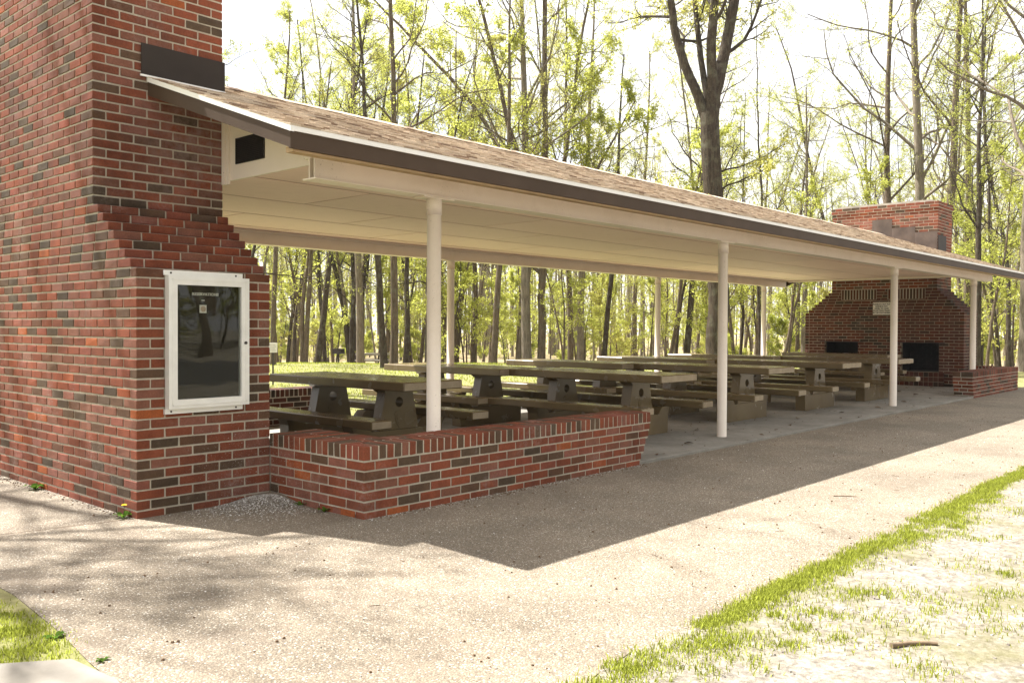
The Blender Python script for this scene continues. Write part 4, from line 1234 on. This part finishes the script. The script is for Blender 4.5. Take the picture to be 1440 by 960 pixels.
# great forked oak over the middle of the roof
def custom(name, u, d, label, r, build, per=3, size=.05, bark=0, leaf=0, seed=1, sc_=1.0):
    w = Wood(seed); build(w)
    lv, lf_, lr = w.leaves(per, size)
    x, y = at(u, d)
    return plant(name, w.wood_mesh('trunk', BARKS[bark]), quad_mesh('crown', lv, lf_, LEAVES[leaf], False, lr), x, y, label, sc_=sc_)
RX = np.array([RGT[0], RGT[1], 0.0]); UZ = np.array([0, 0, 1.0]); FX = np.array([FWD[0], FWD[1], 0.0])
def path(w, p, vecs, r0, r1, n=9, twigs=5, L=2.5, f0=0.35):
    """limb through offsets (right, up, away) from p, smoothed, with limbs of its own"""
    pts = [np.array(p, float)]
    for a, b, c in vecs: pts.append(pts[-1] + RX*a + UZ*b + FX*c)
    P = np.array(pts); t = np.linspace(0, len(P)-1, 4*(len(P)-1)+1)
    Q = np.stack([np.interp(t, np.arange(len(P)), P[:, i]) for i in range(3)], 1)
    for _ in range(2): Q[1:-1] = (Q[:-2]+2*Q[1:-1]+Q[2:])/4
    Q[1:-1] += w.g.normal(0, 0.015+0.1*r1, Q[1:-1].shape)
    rad = np.linspace(r0, r1, len(Q)); w.tube(Q, rad, n)
    if twigs: w.limbs_on(Q, rad, f0, twigs, L, (0.5, 1.2), 0.05)
    return Q, rad
def oak(w):
    Q, _ = path(w, (0, 0, -0.2), [(-.02, 1.2, 0), (-.08, 3.0, 0), (-.24, 4.3, 0.05)], .37, .30, 13, 0)
    w.tube([Q[0]-UZ*.1, Q[0]+UZ*.5], [.62, .40], 13)
    top = Q[-1]
    path(w, top-UZ*.35, [(-.42, 1.1, .1), (-.62, 1.7, .2), (-.26, 1.9, .1), (-.2, 3.0, .3), (-.4, 4, .4)], .185, .06, 9, 11, 3.4, .3)
    path(w, top-UZ*.1, [(.05, 1.6, -.15), (.0, 3.0, -.2), (.15, 3.6, -.3), (.2, 4.0, 0)], .195, .07, 9, 10, 3.2, .3)
    path(w, top-UZ*.5, [(.28, 1.5, .1), (.46, 2.0, .2), (.32, 2.2, .1), (.5, 3.5, -.2), (.6, 3, 0)], .24, .07, 9, 11, 3.4, .3)
    path(w, top-UZ*.1, [(-.15, 1.8, .5), (-.25, 3.5, .7), (.1, 4.0, .6)], .13, .04, 7, 7, 2.6, .3)
    for f, a in ((5.0, -1.6), (5.8, 1.5), (4.2, -1.3), (6.4, 1.2)):
        w.limb((0, 0, 0)+UZ*f, RX*a+UZ*.5+FX*w.g.normal(0, .6), 2.2, .035, 0, .04)
custom('forked_oak', 1010, 29, 'great dark oak forking into several thick limbs above the middle of the roof', .4, oak, 3, .05, 1, 2, 7)
# many-stemmed spreading tree left of the oak, its limbs arching to the left
def vase(w):
    Q, _ = path(w, (0, 0, -.2), [(0, 1.5, 0), (.02, 3, 0), (.05, 3.0, 0), (-.05, 4.5, .1), (.1, 5, .2)], .135, .05, 10, 9, 3.2, .45)
    b = np.array([0, 0, 3.2])
    path(w, b, [(-.4, 1.2, .1), (-1.0, 2.6, .2), (-1.5, 2.0, .3), (-1.6, 1.6, .2), (-1.4, 1.4, 0)], .10, .025, 7, 9, 2.6, .25)
    path(w, b+UZ*.6, [(-.5, 1.6, -.2), (-.7, 2.4, -.3), (-.6, 2.8, -.3), (-1.0, 2.2, -.2)], .10, .03, 7, 9, 2.8, .25)
    path(w, b-UZ*.4, [(-.9, .9, .3), (-1.5, 1.3, .4), (-1.6, .8, .2), (-1.5, .3, .2)], .075, .02, 6, 8, 2.0, .2)
    path(w, b+UZ*.3, [(.35, 1.5, .2), (.55, 2.2, .3), (.2, 2.6, .3), (.6, 3, .2)], .095, .03, 7, 8, 2.6, .3)
    path(w, b-UZ*.2, [(.8, 1.3, -.2), (.9, 1.8, -.4), (1.0, 1.8, -.2)], .07, .02, 6, 7, 2.0, .3)
custom('spreading_tree', 762, 36, 'many stemmed spreading tree whose limbs arch left over the roof', .24, vase, 4, .045, 0, 0, 9, 1.33)
def twisted(w):
    for a, b in ((-.25, .0), (.15, .2), (.0, -.2)):
        path(w, (a*.4, b*.3, -.2), [(a, 2.2, b), (a*2.0, 2.0, b), (a*1.2-.3, 2.4, b), (a*2+.3, 2.6, 0), (a, 2.4, 0)], .10, .02, 7, 10, 2.4, .25)
custom('twisted_tree', 498, 47, 'small tree of several twisted stems over the roof ridge, left of centre', .1, twisted, 4, .04, 1, 0, 12, 1.6)
custom('twisted_tree', 640, 46, 'wiry many stemmed tree over the ridge between twisted stems and spreading tree', .1, twisted, 4, .04, 0, 2, 15, 1.5)
# tall trees left of the view, behind the big chimney: their thin crowns dapple the walk
def broad(w):
    p, r = w.trunk(19, .24, (0, 0, 1), .025); w.limbs_on(p, r, .34, 14, 5.2, (0.55, 1.2))
def low_forked(w):
    p, r = w.trunk(11, .17, (0, 0, 1), .03); w.limbs_on(p, r, .5, 9, 6.2, (0.3, 1.0), .08)
for i, (x, y, lab) in enumerate(((*at(185, 19), 'broad tree behind the big chimney whose pale green twigs show beside the stack'), (-2.7, 4.7, 'broad tree standing out of sight left of the big chimney'), (-2.3, 7.6, 'broad tree farther back along the walk, hidden left of the big chimney'))):
    w = Wood(400+i); (broad if i == 0 else low_forked)(w); lv, lf_, lr = w.leaves(4 if i == 0 else 1, .04)
    plant('broad_tree', w.wood_mesh('trunk', BARKS[0]), quad_mesh('crown', lv, lf_, M['leaf'], False, lr), x, y, lab, rz=(3.4, 0.6, 2.0)[i], sc_=(1.0, 1.0, 1.15)[i])
# the wood behind: trunks and young growth too alike to tell apart
taken = [at(h[0], h[1]) for h in HERO]
def free(x, y, r): return all((x-a)**2+(y-b)**2 > r*r for a, b in taken)
gr = np.random.default_rng(77); n = 0
while n < 235:
    d = 40 + 62*gr.uniform()**0.9; u = gr.uniform(-160, 1600); x, y = at(u, d)
    if not free(x, y, 1.6): continue
    taken.append((x, y)); k = int(gr.integers(0, 6)); n += 1
    plant('wood_tree', *THIN[k], x, y, 'slender spring tree among many alike, deep in the sunlit wood', 'tree', 'trees deep in the wood', gr.uniform(0, 6.28), gr.uniform(.75, 1.15), (gr.normal(0, .02), gr.normal(0, .02)))
n = 0
while n < 85:
    d = 33 + 45*gr.uniform(); u = gr.uniform(250, 1560); x, y = at(u, d)
    if d < 37 and u < 640: continue
    if not free(x, y, 0.9): continue
    taken.append((x, y)); k = int(gr.integers(0, 4)); n += 1
    plant('sapling', *SAP[k], x, y, 'leafy young sapling among the undergrowth of the wood', 'sapling', 'saplings in the wood', gr.uniform(0, 6.28), gr.uniform(.8, 1.3))
n = 0
while n < 25:
    d = 40 + 45*gr.uniform(); u = gr.uniform(330, 1560); x, y = at(u, d)
    k = int(gr.integers(0, 2)); n += 1
    plant('bush', *BUSH[k], x, y, 'low leafy bush among the undergrowth of the wood', 'bush', 'bushes in the wood', gr.uniform(0, 6.28), gr.uniform(.8, 1.5))
for i, (u, d, k, s_) in enumerate(((1388, 31, 2, 1.0), (1425, 40, 0, 1.2), (1402, 38, 2, 1.1), (1360, 40, 0, 1.2))):
    x, y = at(u, d)
    plant('sapling', *SAP[k], x, y, ('bright leafy sapling behind the last white post', 'bright leafy sapling near the right edge of the wood', 'tall leafy sapling between the last post and the right edge', 'leafy sapling behind the right side of the fireplace')[i], 'sapling', None, i*1.3, s_)
# far mass of the wood that closes the view
def mass():
    g2 = np.random.default_rng(5); v = []; f = []; r = []; nb = 0
    w = Wood(501)
    for _ in range(700):
        d = g2.uniform(88, 135); u = g2.uniform(-500, 1900); x, y = at(u, d); z = gz(x, y)-.2; H = g2.uniform(14, 22); r0 = g2.uniform(.08, .2)
        w.tube([(x, y, z), (x+g2.normal(0, .3), y+g2.normal(0, .3), z+H*.5), (x+g2.normal(0, .6), y+g2.normal(0, .6), z+H)], [r0, r0*.7, .02], 5)
    n = 75000
    d = g2.uniform(88, 140, n); u = g2.uniform(-500, 1900, n)
    c = CAM[None, :2] + FWD[None]*d[:, None] + RGT[None]*(d*(u-720)/FPX)[:, None]
    cz = -1.8 + 17*g2.beta(1.1, 1.6, n) + 2*np.sin(c[:, 0]*.35)*np.sin(c[:, 1]*.31)
    c = np.concatenate([c, cz[:, None]], 1)
    a = g2.normal(0, 1, (n, 3)); a /= np.linalg.norm(a, axis=1)[:, None]; b = np.cross(a, g2.normal(0, 1, (n, 3))); b /= np.linalg.norm(b, axis=1)[:, None]
    z = g2.uniform(.08, .22, n)[:, None]
    v = np.stack([c-a*z, c-b*z*.6, c+a*z, c+b*z*.6], 1).reshape(-1, 3)
    t = link('far_wood', w.wood_mesh('far_wood', M['bark_pale'])); tag(t, None, None, None, 'stuff')
    tag(link('far_wood_foliage', quad_mesh('far_wood_foliage', v, np.arange(n*4).reshape(-1, 4), M['leaf'], False, g2.uniform(0, 1, n))), None, None, None, 'stuff')
mass()

# ------------------------------------------------------------------ what stands behind the viewer (seen only in the notice case glass)
n = 0
while n < 46:
    x = gr.uniform(-30, 62); y = gr.uniform(-62, -27); n += 1
    k = int(gr.integers(0, 6))
    plant('wood_tree', *THIN[k], x, y, 'slender spring tree across the drive behind the viewer', 'tree', 'trees across the drive', gr.uniform(0, 6.28), gr.uniform(.8, 1.2))
for n in range(30):
    x = gr.uniform(-6, 45); y = gr.uniform(-48, -27)
    plant('wood_tree', *TALL[n % 6], x, y, 'slender spring tree across the drive behind the viewer', 'tree', 'trees across the drive', gr.uniform(0, 6.28), gr.uniform(1.0, 1.3))
for n in range(40):
    x = gr.uniform(-25, 60); y = gr.uniform(-60, -30)
    plant('sapling', *SAP[n % 4], x, y, 'leafy young sapling across the drive behind the viewer', 'sapling', 'saplings across the drive', gr.uniform(0, 6.28), gr.uniform(1.0, 1.6))
M['carpaint'] = m_plain('white car paint', (.72,.72,.71), (.76,.76,.75), 2, 0.2, 0.0, coat=0.6)
M['carglass'] = m_plain('tinted car glass', (.015,.017,.018), (.02,.022,.023), 2, 0.08)
M['tyre'] = m_plain('black tyre', (.015,.014,.013), (.025,.023,.021), 30, 0.85)
M['lamp'] = m_plain('lamp lens', (.55,.55,.53), (.65,.65,.62), 20, 0.15)
car = thing('parked_car', (6.5, -17.0, -0.024), 'white sport utility car parked across the drive, mirrored in the notice glass', 'car')
b = MB()
lower = [(-2.30, .36), (-1.86, .30), (1.92, .30), (2.28, .38), (2.34, .62), (2.26, .92), (1.98, 1.02), (1.10, 1.08), (-2.25, 1.08), (-2.36, .86)]
b.prism(lower, 'y', -0.90, 0.90)
vs = []
roof_s = [(1.05, 1.08), (0.35, 1.66), (-1.75, 1.70), (-2.22, 1.08)]
vs = [(x, y*(0.88 if z < 1.2 else 0.72), z+0.0015) for y in (-1, 1) for x, z in roof_s]
b.add(vs, [(0,1,2,3), (7,6,5,4), (0,4,5,1), (1,5,6,2), (2,6,7,3)])
b.build('body', M['carpaint'], car)
for sy in (-1, 1):
    g_ = MB()
    for x0, x1, t0, t1 in ((0.18, 0.90, .30, .86), (-0.85, 0.10, -.82, .10), (-1.95, -0.95, -1.62, -.93)):
        ya, yb = sy*0.868, sy*0.742
        g_.add([(x0, ya, 1.14), (x1, ya, 1.14), (min(t1, x1), yb, 1.58), (max(t0, x0), yb, 1.58)], [(0,1,2,3) if sy < 0 else (3,2,1,0)])
    g_.build('side_window', M['carglass'], car)
    l = MB(); l.cbox(2.16, 2.33, sy*0.62-0.22, sy*0.62+0.22, 0.74, 0.92, 0.02); l.build('headlight', M['lamp'], car)
    for x in (-1.42, 1.42):
        w_ = MB(); w_.tube([(x, sy*0.70, 0.37), (x, sy*0.73, 0.37), (x, sy*0.90, 0.37), (x, sy*0.93, 0.37)], [0.33, 0.37, 0.37, 0.33], 28); wo = w_.build('wheel', M['tyre'], car)
        h_ = MB(); h_.tube([(x, sy*0.931, 0.37), (x, sy*0.945, 0.37)], [0.22, 0.17], 20); h_.build('rim', M['alu'], wo)
g_ = MB(); g_.add([(1.06, -.70, 1.13), (1.06, .70, 1.13), (.42, .62, 1.63), (.42, -.62, 1.63)], [(0,1,2,3)]); g_.build('windscreen', M['carglass'], car)
g_ = MB(); g_.cbox(2.28, 2.36, -.55, .55, .52, .70, .02); g_.build('grille', M['tyre'], car)

# added haze volume that lightens the far wood like overexposure glare
hz = MB(); hz.box(-120, 190, -110, 190, -3.5, 34)
t = NT('thin haze'); pv = t.n('ShaderNodeVolumePrincipled'); pv.inputs['Color'].default_value = (.96, .97, .98, 1); pv.inputs['Density'].default_value = 0.0003; pv.inputs['Anisotropy'].default_value = 0.25
t.l(pv.outputs[0], t.out.inputs['Volume'])
tag(hz.build('haze', t.m), None, None, None, 'stuff')

# ------------------------------------------------------------------ camera, sky, sun
cp_, sp_ = math.cos(PIT), math.sin(PIT); cyw, syw = math.cos(YAW), math.sin(YAW)
f_ = np.array([cyw*cp_, syw*cp_, sp_]); r_ = np.array([syw, -cyw, 0.0]); u_ = np.cross(r_, f_)
rr = math.cos(ROL)*r_ + math.sin(ROL)*u_; uu = -math.sin(ROL)*r_ + math.cos(ROL)*u_
cam = bpy.data.cameras.new('camera'); co = link('camera', cam)
mw = Matrix(((rr[0], uu[0], -f_[0], CAM[0]), (rr[1], uu[1], -f_[1], CAM[1]), (rr[2], uu[2], -f_[2], CAM[2]), (0, 0, 0, 1)))
co.matrix_world = mw
cam.sensor_fit = 'HORIZONTAL'; cam.sensor_width = 36.0; cam.lens = FPX/1440*36.0; cam.clip_end = 2000; cam.clip_start = 0.05
sc.camera = co
SUNV = Vector((-0.430, 1.547, 2.51)).normalized()
sun = bpy.data.lights.new('sun', 'SUN'); sun.energy = 5.0; sun.angle = R(0.53); sun.color = (1.0, 0.978, 0.942)
so = link('sun', sun); so.rotation_euler = SUNV.to_track_quat('Z', 'Y').to_euler(); so.location = (0, 10, 20)
wd = bpy.data.worlds.new('World'); sc.world = wd; wd.use_nodes = True
nt = wd.node_tree; nt.nodes.clear()
ow = nt.nodes.new('ShaderNodeOutputWorld'); bg = nt.nodes.new('ShaderNodeBackground'); sk = nt.nodes.new('ShaderNodeTexSky')
sk.sky_type = 'NISHITA'; sk.sun_disc = False; sk.sun_elevation = math.asin(SUNV.z); sk.sun_rotation = math.atan2(SUNV.x, SUNV.y)
sk.air_density = 1.0; sk.dust_density = 3.0; sk.ozone_density = 0.6; sk.altitude = 100
# thin bright cloud over most of the sky
tc = nt.nodes.new('ShaderNodeTexCoord'); mp = nt.nodes.new('ShaderNodeMapping'); mp.inputs['Scale'].default_value = (1.6, 1.6, 4.0)
ns = nt.nodes.new('ShaderNodeTexNoise'); ns.inputs['Scale'].default_value = 2.4; ns.inputs['Detail'].default_value = 7; ns.inputs['Roughness'].default_value = 0.55
cr = nt.nodes.new('ShaderNodeValToRGB'); cr.color_ramp.elements[0].position = 0.30; cr.color_ramp.elements[0].color = (.5,.5,.5,1); cr.color_ramp.elements[1].position = 0.62; cr.color_ramp.elements[1].color = (.95,.95,.95,1)
mx = nt.nodes.new('ShaderNodeMix'); mx.data_type = 'RGBA'; mx.inputs[7].default_value = (6.9, 6.75, 6.55, 1)
nt.links.new(tc.outputs['Generated'], mp.inputs[0]); nt.links.new(mp.outputs[0], ns.inputs['Vector']); nt.links.new(ns.outputs['Fac'], cr.inputs[0])
nt.links.new(cr.outputs[0], mx.inputs[0]); nt.links.new(sk.outputs[0], mx.inputs[6]); nt.links.new(mx.outputs[2], bg.inputs[0]); nt.links.new(bg.outputs[0], ow.inputs[0])
bg.inputs[1].default_value = 0.075
vs_ = sc.view_settings
sc.display_settings.display_device = 'sRGB'
vs_.view_transform = 'Standard'; vs_.look = 'None'; vs_.gamma = 1.0; vs_.exposure = 1.74; vs_.use_curve_mapping = False
cy_ = sc.cycles
cy_.max_bounces = 8; cy_.diffuse_bounces = 6; cy_.glossy_bounces = 3; cy_.transmission_bounces = 6; cy_.transparent_max_bounces = 8
cy_.sample_clamp_indirect = 20.0; cy_.use_denoising = True
